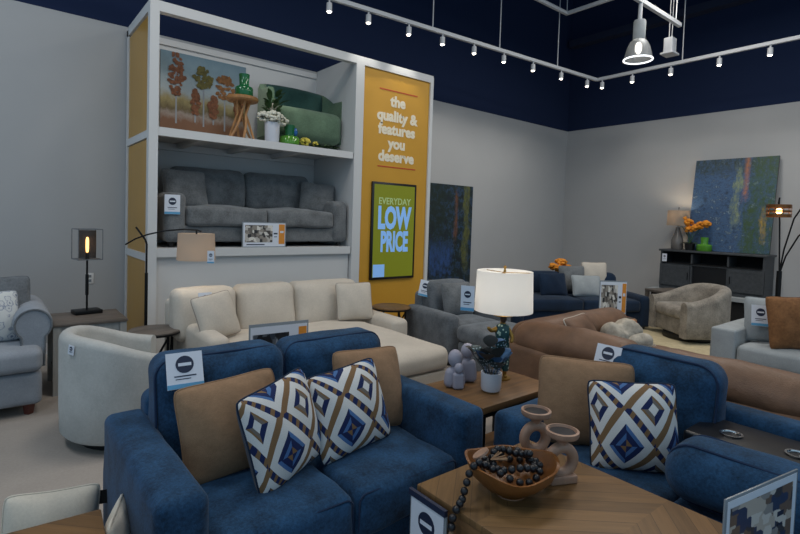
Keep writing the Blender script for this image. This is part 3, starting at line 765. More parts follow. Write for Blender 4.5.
round_table('round oak topped black side table between cream sofa and grey armchair', (3.60, 4.56, 0), .215, 'oakdark')

# cream sofa with chaise -----------------------------------------
o = thing('chaise_sofa', 'cream sofa with chaise end below the white display tower', 'sofa', (0, 0, 0), 0)
MB().rbox((2.295, 4.42, .17), (1.99, .92, .22), .02, 2, 3).obj('base', 'cream', o)
MB().rbox((2.60, 3.62, .17), (.92, 1.12, .22), .02, 2, 3).obj('base', 'cream', o)
MB().rbox((2.26, 4.82, .42), (2.08, .14, .72), .05, 3, 4).obj('back_frame', 'cream', o)
MB().rbox((1.385, 4.36, .33), (.17, .96, .52), .05, 3, 5, (.005, .01, .01)).obj('arm', 'cream', o)
MB().rbox((3.20, 4.36, .31), (.20, .96, .48), .05, 3, 5, (.005, .01, .01)).obj('arm', 'cream', o)
MB().rbox((1.805, 4.24, .375), (.66, .84, .20), .06, 4, 6, (.004, .015, .035), wob=.005).obj('seat_cushion', 'cream', o)
c_ = MB().rbox((2.60, 3.86, .375), (.95, 1.62, .20), .07, 4, 7, (.006, .02, .04), wob=.005).obj('chaise_cushion', 'cream', o)
MB().tube([(2.14, 3.06, .30), (3.06, 3.06, .30), (3.073, 3.10, .30), (3.073, 4.6, .30)], .006, 6).obj('piping', 'cream_dk', c_)
for x, w in ((1.50, .56), (2.075, .585), (2.75, .76)):
    def lean(P): return (P[0], P[1]+(P[2]+.22)*.2, P[2])
    MB().rbox((x, 4.60, .655), (w, .24, .45), .075, 4, 6, (0, .05, .012), wob=.008, shape=lean).obj('back_cushion', 'cream', o)
for x, y in ((1.27, 3.98), (3.2, 3.98), (1.27, 4.8), (3.2, 4.8), (2.2, 3.12), (3.0, 3.12)): MB().lathe([(0, 0), (.02, 0), (.028, .07), (0, .07)], 10, (x, y, 0)).obj('foot', 'blackfoot', o)
pillow('cream pillow propped at the left arm of the cream chaise sofa', (1.53, 4.22, .50), .3, .35, .40, .40, .15, 'cream', 'cream', 'cream_dk', roll=-.12)
pillow('cream pillow at the right end of the cream chaise sofa', (2.93, 4.30, .50), -.25, .3, .40, .40, .15, 'cream', 'cream', 'cream_dk')
price_tag('white tag with round emblem on the left back cushion of the cream sofa', (1.445, 4.455, .865), (-.25, 0, 0), .115, .15)
price_sign('price sign with dark room photo standing between cream sofa and blue loveseat', (1.80, 3.72, .0), radians(-4), .50, .70, 1, split=.60)

# grey armchair + ottoman ----------------------------------------
o = sofa('armchair', 'grey velvet armchair with loose pillow left of the white drum lamp', 'armchair', (4.27, 4.16, 0), radians(-6), .94, .92, .17, .55, .44, .84, 'gray', 1, arm_r=.06, base_z=.05, seat_t=.17, crown=.03, wob=.006, cush_r=.08)
pillow('grey square pillow leaning in the grey armchair', (4.25, 4.10, .455), radians(-6), .25, .44, .40, .15, 'dkgray', 'dkgray', 'gray')
o = thing('ottoman', 'grey velvet ottoman in front of the grey armchair', 'ottoman', (4.10, 3.38, 0), radians(-6))
MB().rbox((0, 0, .18), (.66, .54, .24), .03, 2, 3).obj('base', 'gray', o)
MB().rbox((0, 0, .385), (.70, .58, .17), .06, 4, 6, (.01, .01, .035)).obj('top_cushion', 'gray', o)
for sx in (-1, 1):
    for sy in (-1, 1): MB().lathe([(0, 0), (.02, 0), (.028, .07), (0, .07)], 10, (sx*.28, sy*.22, 0)).obj('foot', 'blackfoot', o)
price_tag('white tag with light blue strip on the left wing of the grey armchair', (4.00, 4.42, .845), (-.2, .25, radians(-25)), .13, .19)

# painting on the back wall
def canvas(name, label, loc, rot, w, h, mat):
    o = thing(name, label, 'painting', loc, rot)
    MB().box((0, 0, h/2), (w, .036, h)).obj('canvas_edge', 'blackwood', o)
    MB().quad_uv([(-w/2, -.0195, 0), (w/2, -.0195, 0), (w/2, -.0195, h), (-w/2, -.0195, h)]).obj('painted_surface', mat, o)
    return o
canvas('forest_canvas', 'dark blue and green forest painting on the wall beside the yellow panel', (6.35, 6.49, .42), 0, 1.20, 1.79,
       abstract('forest_abstract', [(.3, '0b1016'), (.42, '141f2c'), (.5, '192b26'), (.56, '28405f'), (.64, '101b17'), (.75, '30485a')],
                [('14241c', -.1, .45, .45, 1.2, .3), ('6e4630', .60, .70, .38, .99, .12), ('5f6230', .78, .95, .1, 1.1, .3), ('2f4f86', .1, .6, .05, .45, .4)]))
canvas('lake_canvas', 'large blue and green abstract painting leaning above the media console', (9.70, 3.17, 1.182), (radians(-8), 0, -pi/2), 1.24, 1.62,
       abstract('lake_abstract', [(.28, '101b29'), (.42, '25405f'), (.5, '3a5a80'), (.56, '223a58'), (.63, '71889a'), (.72, '2a4468')],
                [('1b2f2c', -.1, 1.2, .78, 1.3, .5), ('7d8a66', .50, .62, .2, .95, .3), ('a86a48', .61, .70, .52, 1.1, .06), ('2c4a26', .70, 1.2, -.2, 1.2, .25), ('2f4a22', .62, .8, -.2, .55, .3), ('a8873c', .86, .95, .1, .5, .3)]))

# ================================================================ NEAR SOFAS
sofa('loveseat', 'blue chenille loveseat with two patterned pillows in the foreground', 'sofa', (1.127, 2.08, 0), 0, 1.49, .96, .17, .655, .46, .92, 'blue', 2, 'blue_pipe', arm_r=.038, seat_t=.20, back_t=.23, back_over=.02, frame_h=.74, cush_h=.50, arm_front=-.02, cush_r=.075, wob=.007)
pillow('tan woven pillow at the left end of the blue loveseat', (.81, 2.01, .47), -.10, .30, .43, .40, .20, 'tan', 'tan', 'tan', roll=-.10, pinch=.045)
pillow('tan woven pillow at the right end of the blue loveseat', (1.515, 2.03, .47), .05, .30, .43, .42, .17, 'tan', 'tan', 'tan', roll=.06, pinch=.045)
pillow('diamond pattern pillow nearest the tan pillow at left of loveseat', (.99, 1.87, .465), .38, .26, .41, .41, .19, 'ikat', 'navy_fab', 'navy_fab', roll=-.12)
pillow('diamond pattern pillow at the middle right of the blue loveseat', (1.335, 1.90, .465), .04, .32, .42, .40, .19, 'ikat', 'navy_fab', 'navy_fab', roll=-.10)
price_tag('white tag with round emblem on the back cushion of the blue loveseat', (.64, 2.235, .955), (-.42, 0, -.08), .145, .15)

# sofa with drop down console, facing -x
o = sofa('console_sofa', 'blue chenille sofa with a drop down console at right', 'sofa', (2.43, .56, 0), -pi/2, 2.20, .94, .20, .60, .45, .90, 'blue', 3, None, arm_r=.045, seat_t=.20, back_t=.24, back_cush=False, frame_h=.70, wob=.007)
def lean2(P): return (P[0], P[1]+(P[2]+.25)*.16, P[2])
def backc(cx, w):
    b_ = MB().rbox((cx, .20, .655), (w, .24, .50), .10, 4, 6, (0, .035, .012), wob=.007, shape=lean2).obj('back_cushion', 'blue', o)
    MB().tube([lean2(p) for p in round_rect(w-.01, .495, .10, -.075, 0)], .006, 6, True, mat=Matrix.Translation((cx, .20, .655))).obj('piping', 'blue_pipe', b_)
backc(-.57, .56); backc(.62, .62)
tr = MB().rbox((-.04, .11, .635), (.62, .30, .05), .012, 2, 2).obj('console_tray', 'blackplastic', o)
for dx in (-.18, .055):
    MB().lathe([(.030, 0), (.042, .0), (.044, .006), (.036, .006), (.034, .001), (.030, .001), (.03, 0)], 24, (-.02+dx, .08, .661)).obj('cup_holder', 'chrome', tr)
MB().rbox((-.04, .06, .52), (.60, .38, .18), .02, 2, 2).obj('console_body', 'blue', o)
bl = MB().rbox((.0, -.24, .60), (.60, .28, .22), .10, 4, 7, (.015, .01, .015), wob=.006).obj('bolster', 'blue', o)
for yy in (-.075, .075):
    MB().tube([(px, -.24+yy, pz) for px, _, pz in round_rect(.585, .218, .09, 0, .60)], .006, 6, True).obj('piping', 'blue_pipe', bl)
pillow('tan woven pillow on the blue console sofa behind the patterned one', (2.28, 1.32, .455), radians(-50), .24, .47, .43, .19, 'tan', 'tan', 'tan', roll=.03, pinch=.045)
pillow('diamond pattern pillow on the blue console sofa', (2.235, 1.035, .455), radians(-46), .26, .40, .40, .19, 'ikat', 'navy_fab', 'navy_fab', roll=-.02)
price_tag('white tag with round emblem over the back cushion of console sofa', (2.615, 1.385, .905), (-.35, 0, -pi/2), .14, .13, strip=False)

# end table between them
o = thing('end_table', 'square oak end table with black frame between the blue sofas', 'table', (2.33, 1.965, 0), 0)
MB().rbox((0, 0, .56), (.66, .46, .04), .006, 1, 1).obj('table_top', 'oak', o)
MB().box((0, 0, .525), (.62, .42, .03)).obj('frame', 'black', o)
for sx in (-1, 1):
    for sy in (-1, 1): MB().box((sx*.305, sy*.205, .262), (.03, .03, .525)).obj('leg', 'black', o)
MB().box((0, 0, .15), (.60, .40, .02)).obj('lower_shelf', 'oak', o)
# drum lamp with a dressed figure as its base
o = thing('figure_lamp', 'table lamp with lit white drum shade on gold figure in speckled suit', 'lamp', (2.485, 2.02, .58), (0, 0, radians(-38)))
def figure():
    V = [(0, 0, .19), (0, 0, .25), (0, 0, .32), (0, 0, .345), (0, -.004, .385),
         (.035, 0, .31), (.06, -.02, .265), (.045, -.05, .235), (-.035, 0, .31), (-.075, -.015, .30), (-.10, -.03, .325),
         (.02, 0, .18), (.022, -.008, .10), (.024, 0, .02), (-.02, 0, .18), (-.026, -.01, .10), (-.022, 0, .02), (.026, -.025, .01), (-.022, -.025, .01)]
    E = [(0, 1), (1, 2), (2, 3), (3, 4), (2, 5), (5, 6), (6, 7), (2, 8), (8, 9), (9, 10), (0, 11), (11, 12), (12, 13), (0, 14), (14, 15), (15, 16), (13, 17), (16, 18)]
    R = [.032, .03, .032, .014, .026, .018, .014, .011, .018, .014, .011, .02, .016, .013, .02, .016, .013, .011, .011]
    me = bpy.data.meshes.new('figure'); me.from_pydata(V, E, [])
    ob = bpy.data.objects.new('figure_tmp', me); COL.objects.link(ob)
    m = ob.modifiers.new('s', 'SKIN'); sv = me.skin_vertices[0].data
    for i, r in enumerate(R): sv[i].radius = (r, r)
    sv[0].use_root = True
    ob.modifiers.new('d', 'SUBSURF').levels = 2
    dg = bpy.context.evaluated_depsgraph_get(); m2 = bpy.data.meshes.new_from_object(ob.evaluated_get(dg)); bpy.data.objects.remove(ob)
    return m2
fm = figure(); fm.materials.clear(); fm.materials.append(M['gold']); fm.polygons.foreach_set('use_smooth', [True]*len(fm.polygons))
fo = bpy.data.objects.new('figure', fm); COL.objects.link(fo); fo.parent = o
MB().lathe([(0, .17), (.038, .17), (.044, .20), (.039, .26), (.045, .30), (.035, .335), (.018, .345), (0, .345)], 18, sx=1.1, sy=.85).obj('speckled_jacket', 'teal_dots', fo)
for sx in (-1, 1): MB().lathe([(0, .05), (.022, .05), (.026, .10), (.028, .185), (0, .19)], 12, (sx*.024, -.002, 0)).obj('speckled_trouser', 'teal_dots', fo)
MB().ball((0, -.014, .378), (.022, .022, .026), 10, 7).obj('face', 'skinbrown', fo)
MB().lathe([(0, .40), (.062, .395), (.064, .40), (.03, .412), (.026, .44), (0, .448)], 20).obj('hat', 'gold', fo)
MB().lathe([(0, 0), (.06, 0), (.06, .008), (0, .012)], 24).obj('base', 'gold', o)
MB().tube([(.0, .03, .01), (0, .035, .58), (0, .012, .65), (0, 0, .675)], .006, 8).obj('lamp_stem', 'gold', o)
mb = MB(); ZL = .425
for (r, z) in ((.180, ZL), (.172, ZL+.25), (.169, ZL+.25), (.177, ZL)): mb.v += [(r*cos(2*pi*k/48), r*sin(2*pi*k/48), z) for k in range(48)]
for q in range(4):
    for k in range(48): mb.f.append((q*48+k, q*48+(k+1) % 48, ((q+1) % 4)*48+(k+1) % 48, ((q+1) % 4)*48+k))
mb.obj('lamp_shade', 'shade_white', o)
sp = MB()
for k in range(3): a = k*2*pi/3; sp.tube([(0, 0, ZL+.24), (.17*cos(a), .17*sin(a), ZL+.24)], .0025, 5)
sp.obj('shade_spider', 'gold', o)
MB().lathe([(0, .665), (.010, .67), (.006, .685), (.012, .70), (0, .712)], 12).obj('finial', 'gold', o)
MB().ball((0, 0, ZL+.15), .03, 12, 8).obj('bulb', 'soft_glow', o)
price_tag('pale blue and white tag hanging beside the white drum shade', (2.275, 2.13, 1.16), (0, 0, radians(-62)), .085, .155)
# potted plant
o = thing('potted_plant', 'white pot of dark and spotted leaves on the oak end table', 'plant', (2.235, 1.885, .58), 0)
MB().lathe([(0, .012), (.052, .012), (.058, .03), (.060, .115), (.054, .115), (.052, .10), (0, .10)], 26).obj('pot', 'ceramic', o)
MB().lathe([(0, 0), (.045, 0), (.045, .012), (0, .012)], 20).obj('pot_foot', 'oakdark', o)
MB().lathe([(0, .100), (.051, .100), (0, .106)], 20).obj('soil', 'dark', o)
lo = [(MB(), 'darkleaf'), (MB(), 'leafspot'), (MB(), 'blueleaf')]
for k in range(27):
    a = rn.uniform(0, 2*pi); e = rn.uniform(.9, 1.45); b = (.03*cos(a), .03*sin(a), .10); d = (cos(a)*cos(e), sin(a)*cos(e), sin(e))
    L = rn.uniform(.05, .16); tip = [b[i]+d[i]*L for i in range(3)]
    mb = lo[k % 3][0]; mb.tube([b, tip], .0018, 5); leaf(mb, tip, (d[0]*.8, d[1]*.8, d[2]), rn.uniform(.08, .115), .052, .4)
for mb, m_ in lo: mb.obj('leaves', m_, o)
# sculptures
def sculpt(label, loc, rz, h, child):
    o = thing('family_sculpture', label, 'sculpture', loc, rz)
    b = h-.085
    def taper(P): k = 1-.30*max(0, P[2]/b+.1); return (P[0]*k, P[1]*k, P[2])
    MB().rbox((0, 0, b/2), (.105, .055, b), .026, 4, 4, shape=taper).obj('body', 'lilac', o)
    MB().lathe([(0, b-.02), (.02, b-.02), (.016, b+.012), (0, b+.02)], 14).obj('neck', 'lilac', o)
    MB().ball((0, 0, b+.045), (.036, .034, .044), 18, 12).obj('head', 'lilac', o)
    if child:
        c = MB().rbox((.01, -.034, .042), (.055, .03, .084), .014, 3, 3).obj('child_body', 'lilac', o); MB().ball((.01, -.036, .105), (.023, .021, .027), 14, 9).obj('child_head', 'lilac', c)
    return o
sculpt('lilac white figure holding a child, left one on the end table', (2.115, 2.06, .58), radians(-30), .185, True).scale = (1.2, 1.2, 1.18)
sculpt('taller lilac white figure between the smaller one and the plant pot', (2.25, 2.09, .58), radians(-40), .215, False).scale = (1.15, 1.15, 1.08)

# coffee table
CZ = .57
o = thing('coffee_table', 'oak coffee table with chevron parquet top in the foreground', 'table', (1.569, .76, 0), 0)
MB().rbox((0, 0, CZ-.0125), (.672, 1.23, .025), .004, 1, 1).obj('table_top', 'parquet', o)
for sx in (-1, 1): MB().box((sx*.318, 0, CZ-.07), (.03, 1.21, .09)).obj('apron', 'oak_y', o)
for sy in (-1, 1): MB().box((0, sy*.59, CZ-.07), (.61, .03, .09)).obj('apron', 'oak', o)
for sx in (-1, 1):
    for sy in (-1, 1):
        MB().box((sx*.305, sy*.575, (CZ-.115)/2), (.05, .05, CZ-.115)).obj('leg', 'black', o)
        MB().lathe([(0, 0), (.014, 0), (.014, .006), (0, .006)], 14, mat=Matrix.Translation((sx*.333, sy*.57, CZ-.065)) @ Matrix.Rotation(sx*pi/2, 4, 'Y')).obj('bolt_cap', 'black', o)
MB().box((0, 0, .14), (.58, 1.12, .025)).obj('lower_shelf', 'oak', o)
o = price_tag('white card in a holder clipped to the coffee table side', (1.205, 1.285, .545), (0, 0, -pi/2), .17, .22, name='card_holder', strip=False)
MB().rbox((0, .006, -.115), (.19, .008, .25), .003, 1, 1).obj('clear_sleeve', 'acrylic', o)
MB().box((0, .0, .008), (.19, .014, .022)).obj('clip_bar', 'ink', o)
price_sign('large price sign with room photo at the coffee table front corner', (1.745, .44, CZ), radians(-10), .40, .25, 2, orange=False, split=.86)
# bowl
def bowl():
    mb = MB(); N = 44; prof = [(0, .0, 0), (.055, 0, 0), (.062, .012, 0), (.11, .04, .1), (.155, .085, .5), (.172, .125, 1), (.176, .135, 1), (.165, .134, 1), (.150, .09, .5), (.10, .045, .1), (0, .03, 0)]
    for (r, z, wv) in prof:
        for k in range(N):
            a = 2*pi*k/N; w = 1+.045*wv*sin(3*a+.5)
            mb.v.append((r*cos(a)*w*1.05, r*sin(a)*w*.92, z+.010*wv*sin(2*a+1.1)+.006*wv*sin(5*a)))
    for i in range(len(prof)-1):
        for k in range(N): mb.f.append((i*N+k, i*N+(k+1) % N, (i+1)*N+(k+1) % N, (i+1)*N+k))
    return mb
o = thing('wooden_bowl', 'wavy rimmed carved wooden bowl on the coffee table', 'bowl', (1.47, 1.13, CZ), (0, 0, radians(-40)))
o.scale = (.92, .92, .86)
bowl().obj('bowl_body', 'bowlwood', o, ang=60)
MB().lathe([(0, -.0), (.06, 0), (.058, .004), (0, .004)], 24).obj('foot_ring', 'bowlwood', o)
# bead strand: coiled in the bowl, one end over the rim
o = thing('bead_strand', 'black wooden bead garland spilling from the bowl over the table edge', 'beads', (0, 0, 0), 0)
P = []
B0 = Vector((1.475, 1.13, CZ))
for k in range(44):
    a = radians(150)-k*radians(21); r = .112-.0011*k; z = .080+.0012*k
    P.append(B0+Vector((r*cos(a)*1.02, r*sin(a)*.95, z+ .012*sin(k*.9))))
over = [Vector(p) for p in [(1.365, 1.165, .690), (1.338, 1.168, .705), (1.313, 1.170, .698), (1.293, 1.172, .676), (1.280, 1.170, .650), (1.267, 1.168, .624), (1.256, 1.166, .600), (1.243, 1.164, .590), (1.222, 1.160, .578), (1.205, 1.158, .556), (1.200, 1.157, .528)]]
for p in P+over: MB().ball(tuple(p), .0138, 10, 7).obj('bead', 'bead', o)
MB().tube(P[::-1][-6:]+over, .002, 5).obj('cord', 'tan', o)
MB().lathe([(0, 0), (.012, 0), (.012, .05), (.006, .065), (0, .066)], 10, (1.200, 1.157, .449)).obj('tassel', 'tan', o)
MB().lathe([(0, 0), (.032, 0), (.032, .008), (0, .010)], 20, mat=Matrix.Translation((1.385, 1.20, .708)) @ Matrix.Rotation(-.5, 4, 'X') @ Matrix.Rotation(-.35, 4, 'Y')).obj('wooden_disc', 'ringwood', o)
tz = MB()
for k in range(14):
    a = rn.uniform(-.5, .9); tz.tube([(1.395, 1.165, .700), (1.395+.06*cos(a-.6), 1.165+.06*sin(a-.6), .704+rn.uniform(-.006, .01))], .0022, 4)
tz.obj('raffia_tassel', 'tan', o)
# ring candle holders
def ring_holder(label, loc, rz):
    o = thing('candle_holder', label, 'candle holder', loc, rz, None)
    MB().rbox((0, 0, .016), (.115, .06, .032), .006, 2, 2).obj('base', 'ringwood', o)
    ring = [(.05*cos(2*pi*k/36), 0, .082+.05*sin(2*pi*k/36)) for k in range(36)]
    mb = MB(); mb.tube(ring, .021, 12, True); mb.obj('ring', 'ringwood', o)
    MB().lathe([(0, .138), (.016, .138), (.018, .152), (.030, .165), (.058, .178), (.062, .186), (.062, .200), (.053, .202), (.050, .192), (0, .192)], 30).obj('cup', 'ringwood', o)
    MB().lathe([(0, .1925), (.049, .1925), (0, .1945)], 28).obj('candle_plate', 'wax', o)
    return o
ring_holder('pale wood ring candle holder nearer the table front', (1.695, 1.07, CZ), radians(-25))
ring_holder('pale wood ring candle holder standing behind its twin', (1.785, 1.255, CZ), radians(-25))

# lower left corner table and pillows
o = thing('corner_table', 'brown wood table top in the lower left corner of the picture', 'table', (-.085, 1.60, 0), radians(-4))
MB().rbox((0, 0, .53), (.70, .66, .04), .006, 1, 1).obj('table_top', 'oakdark', o)
MB().box((0, 0, .475), (.64, .60, .07)).obj('apron', 'oakdark', o)
for sx in (-1, 1):
    for sy in (-1, 1): MB().box((sx*.30, sy*.28, .22), (.05, .05, .44)).obj('leg', 'black', o)
ip = pillow('ivory cotton pillow standing on the floor behind the corner table', (.165, 2.36, 0), -.15, .12, .33, .43, .22, 'white_pil', 'white_pil', 'white_pil', roll=.06)
sl = MB().box((.185, 0, .365), (.085, .003, .055)).obj('sewn_label', 'dark', ip); sl['label'] = 'black sewn label'; MB().box((.205, -.002, .37), (.02, .001, .02)).obj('orange_mark', 'orange', sl)
pillow('ivory pillow corner squeezed between corner table and blue loveseat', (.325, 1.86, .14), radians(72), .02, .30, .40, .10, 'white_pil', 'white_pil', 'white_pil', roll=.12)

# ================================================================ BROWN SECTIONAL
o = thing('leather_sectional', 'brown leather sectional seen from behind beyond the blue sofa', 'sofa', (0, 0, 0), 0)
MB().rbox((3.40, 1.42, .22), (.90, 2.15, .32), .04, 2, 4).obj('base', 'leather', o)
MB().rbox((4.22, 2.02, .22), (.9, .9, .32), .04, 2, 4).obj('base', 'leather', o)
MB().rbox((3.03, 1.42, .38), (.14, 2.2, .60), .05, 3, 6).obj('back_panel', 'leather', o)
MB().rbox((3.84, 2.43, .38), (1.72, .14, .56), .05, 3, 6).obj('back_panel', 'leather', o)
for y in (1.01, 1.93): MB().rbox((3.12, y-.02, .70), (.26, .95, .24), .115, 5, 7, (.02, .0, .03), wob=.012).obj('back_roll', 'leather', o)
MB().rbox((3.92, 2.40, .67), (1.50, .26, .22), .105, 5, 7, (0, .02, .02), wob=.012).obj('back_roll', 'leather', o)
MB().rbox((3.42, .38, .40), (.86, .22, .52), .10, 4, 6, (.01, .02, .02), wob=.008).obj('arm', 'leather', o)
for y in (.92, 1.78): MB().rbox((3.58, y, .42), (.80, .82, .18), .06, 4, 6, (.01, .01, .03), wob=.008).obj('seat_cushion', 'leather', o)
MB().rbox((4.32, 1.94, .42), (.64, .80, .18), .06, 4, 6, (.01, .01, .03), wob=.008).obj('seat_cushion', 'leather', o)
for x, y in ((3.05, .35), (3.75, .35), (3.05, 2.4), (4.55, 2.4), (4.55, 1.7)): MB().lathe([(0, 0), (.03, 0), (.035, .07), (0, .07)], 10, (x, y, 0)).obj('foot', 'blackfoot', o)
o = pillow('brown leather pillow with pale seam resting inside the brown sectional', (3.72, 2.10, .53), radians(10), .55, .46, .34, .15, 'leather', 'leather', 'cream')
o = thing('knit_throw', 'ivory knitted throw heaped in the far corner of brown sectional', 'throw', (4.26, 2.13, .53), radians(-20))
o.scale = (.78, .72, .72)
def heap(P): return (P[0]+.10*P[2]*-1.2, P[1], P[2]*(1-.55*max(0, P[0]/.24))+.02*sin(P[0]*22+P[1]*9))
MB().rbox((0, 0, .13), (.50, .22, .26), .09, 4, 8, (.02, .03, .04), wob=.05, shape=heap).obj('knit_cloth', 'knit', o)
MB().rbox((.10, -.13, .07), (.34, .12, .13), .05, 3, 6, (.01, .02, .02), wob=.02).obj('knit_fold', 'knit', o)
fr = MB()
for i in range(16): fr.tube([(-.05+.02*i, -.19, .05), (-.048+.02*i, -.215, .022)], .004, 5)
fr.obj('fringe', 'cream', o)
o = thing('patterned_pouf', 'round pouf with rust and black angular print beyond brown sectional', 'pouf', (6.06, 3.10, .0), 0)
MB().lathe([(0, .0), (.17, 0), (.20, .04), (.205, .22), (.195, .40), (.16, .43), (0, .435)], 32).obj('body', 'angular', o)
MB().tube([(.185*cos(2*pi*k/32), .185*sin(2*pi*k/32), .415) for k in range(32)], .008, 6, True).obj('piping', 'tan', o)
price_sign('price sign with two room photos standing on the patterned pouf', (5.98, 3.16, .435), radians(-39), .34, .45, 0, split=.6)

# ================================================================ FAR: navy sofa, media console
R30 = radians(-32)
o = sofa('navy_sofa', 'dark navy sofa standing far back in the room corner', 'sofa', (7.02, 4.42, 0), R30, 2.15, 1.0, .18, .52, .46, .80, 'navy_fab', 2, arm_r=.05, arms=(1, 1), cush_r=.09)
def at30(x, y, z): return (7.02+x*cos(R30)-y*sin(R30), 4.42+x*sin(R30)+y*cos(R30), z)
pillow('navy pillow standing toward the front of the far navy sofa', at30(-.32, -.18, .475), R30+.15, .35, .48, .36, .15, 'navy_fab', 'navy_fab', 'navy_fab')
pillow('pale grey pillow beside the navy pillow on the far navy sofa', at30(.20, -.20, .475), R30-.1, .4, .46, .34, .14, 'gsofa', 'gsofa', 'gsofa')
pillow('cream pillow high at the right end of the far navy sofa', at30(.50, .16, .56), R30, .15, .44, .42, .14, 'cream', 'cream', 'cream_dk')
pillow('charcoal pillow behind the pale grey one on far navy sofa', at30(.10, .10, .50), R30, .2, .44, .42, .14, 'dkgray', 'dkgray', 'dkgray')
o = thing('plant_stand', 'black narrow console table behind the far navy sofa', 'table', at30(.0, .72, 0), R30)
MB().rbox((0, 0, .60), (1.2, .26, .03), .005, 1, 1).obj('table_top', 'blackwood', o)
for sx in (-1, 1):
    for sy in (-1, 1): MB().box((sx*.57, sy*.10, .293), (.04, .04, .586)).obj('leg', 'blackwood', o)
o = thing('orange_orchid', 'orange flowers showing above the back of the far navy sofa', 'flowers', at30(.12, .66, .615), 0)
o.scale = (1.35, 1.35, 1.0)
MB().lathe([(0, 0), (.06, 0), (.075, .10), (.068, .10), (0, .09)], 20).obj('pot', 'ceramic', o)
mb = MB()
for c in ((-.1, 0, .24), (.02, 0, .31), (.12, 0, .22), (.22, .0, .17), (-.02, -.03, .2)): petals(mb, c, .055, 26, .030, .8, rn)
mb.obj('blossoms', 'flower_orange', o)
mb = MB()
for a in (.2, 1.4, 2.6, 3.6, 5): mb.tube([(0, 0, .09), (.03*cos(a), .03*sin(a), .17), (.09*cos(a), .03*sin(a), .24)], .005, 5); leaf(mb, (0, 0, .09), (cos(a), sin(a), .5), .18, .035, .5)
mb.obj('stems', 'greenleaf', o)

o = thing('display_plinth', 'low pale platform raising the dark media console', 'platform', (9.62, 3.34, 0), 0)
MB().box((0, 0, .44), (.70, 1.86, .06)).obj('top_board', 'gsofa', o)
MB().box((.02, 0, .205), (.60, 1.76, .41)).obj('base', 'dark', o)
PZ = .47
o = thing('media_console', 'charcoal wood media console with open shelves and sliding barn doors', 'cabinet', (9.70, 3.34, PZ), -pi/2)
W, D_, Hh = 1.60, .46, .71
MB().rbox((0, -.01, Hh-.018), (W+.06, D_+.03, .036), .006, 1, 1).obj('top_board', 'blackwood', o)
for x in (-W/2+.015, W/2-.015): MB().box((x, 0, (Hh-.036)/2), (.03, D_, Hh-.036)).obj('side_panel', 'blackwood', o)
MB().box((0, D_/2-.01, .35), (W-.06, .02, .64)).obj('back_panel', 'dark', o)
for z in (.06, .46): MB().box((0, 0, z), (W-.06, D_-.03, .03)).obj('shelf', 'blackwood', o)
MB().box((0, -D_/2+.02, .025), (W, .03, .05)).obj('toe_rail', 'blackwood', o)
for x in (-.28, .28): MB().box((x, -.03, .26), (.03, D_-.08, .37)).obj('divider', 'blackwood', o); MB().box((x, -.03, .56), (.025, D_-.08, .17)).obj('divider', 'blackwood', o)
MB().box((0, -D_/2+.06, .26), (.53, .04, .36)).obj('fireplace_insert', 'blackplastic', o)
for x in (-.55, .55):
    d = MB().box((x, -D_/2+.005, .26), (.50, .02, .37)).obj('door', 'blackwood', o)
    fr = MB()
    for q in (-.225, .225): fr.box((x+q, -D_/2-.008, .26), (.05, .008, .37))
    for q in (-.16, .16): fr.box((x, -D_/2-.008, .26+q), (.40, .0075, .05))
    fr.obj('door_frame', 'blackwood', d)
    MB().tube([(x-math.copysign(.225, x), -D_/2-.022, .20), (x-math.copysign(.225, x), -D_/2-.022, .32)], .007, 6).obj('handle', 'black', d)
MB().tube([(-W/2+.04, -D_/2-.004, .475), (W/2-.04, -D_/2-.004, .475)], .008, 6).obj('door_rail', 'black', o)
price_tag('small white tag at the left front edge of the media console', (9.445, 4.06, 1.10), (0, 0, -pi/2), .08, .14, strip=False)
TZ = PZ+.71
o = thing('bottle_lamp', 'smoke glass bottle lamp with sheer lit shade on the media console', 'lamp', (9.62, 3.93, TZ), 0)
MB().lathe([(0, 0), (.085, 0), (.10, .03), (.098, .17), (.06, .27), (.035, .36), (.035, .40), (0, .40)], 24).obj('bottle_base', 'greyglass', o)
mb = MB()
for (r, z) in ((.185, .43), (.175, .70), (.171, .70), (.181, .43)): mb.v += [(r*cos(2*pi*k/36), r*sin(2*pi*k/36), z) for k in range(36)]
for q in range(4):
    for k in range(36): mb.f.append((q*36+k, q*36+(k+1) % 36, ((q+1) % 4)*36+(k+1) % 36, ((q+1) % 4)*36+k))
mb.obj('lamp_shade', 'shade_sheer', o)
MB().tube([(0, 0, .40), (0, 0, .74)], .006, 6).obj('harp', 'black', o); MB().lathe([(0, .735), (.014, .745), (0, .765)], 10).obj('finial', 'black', o)
MB().ball((0, 0, .54), .04, 12, 8).obj('bulb', 'soft_glow', o)
o = thing('orange_orchid', 'orange orchid in a dark pot beside the bottle lamp', 'flowers', (9.58, 3.70, TZ), 0)
o.scale = (1, 1.15, 1.12)
MB().lathe([(0, 0), (.06, 0), (.075, .11), (.068, .11), (0, .10)], 20).obj('pot', 'blackplastic', o)
mb = MB()
for c in ((-.02, .12, .50), (-.02, .03, .44), (0, .17, .44), (0, -.06, .36), (0, -.14, .40), (0, .02, .33), (-.01, -.22, .42)): petals(mb, c, .05, 24, .028, .8, rn)
mb.obj('blossoms', 'flower_orange', o)
mb = MB()
for q in (.14, .04, -.07, -.18): mb.tube([(0, 0, .1), (0, q*.3, .24), (-.01, q, .40)], .005, 5)
for a in (1.0, 2.0, 4.0, 5.2): leaf(mb, (0, 0, .1), (cos(a)*.5, sin(a), .6), .17, .035, .6)
mb.obj('stems', 'greenleaf', o)
o = thing('green_glass_vase', 'green stepped glass vase beside the orchid on the media console', 'vase', (9.56, 3.46, TZ), 0)
MB().lathe([(0, 0), (.11, 0), (.12, .012), (.12, .10), (.10, .12), (0, .12)], 26).obj('body', 'greenglass2', o)
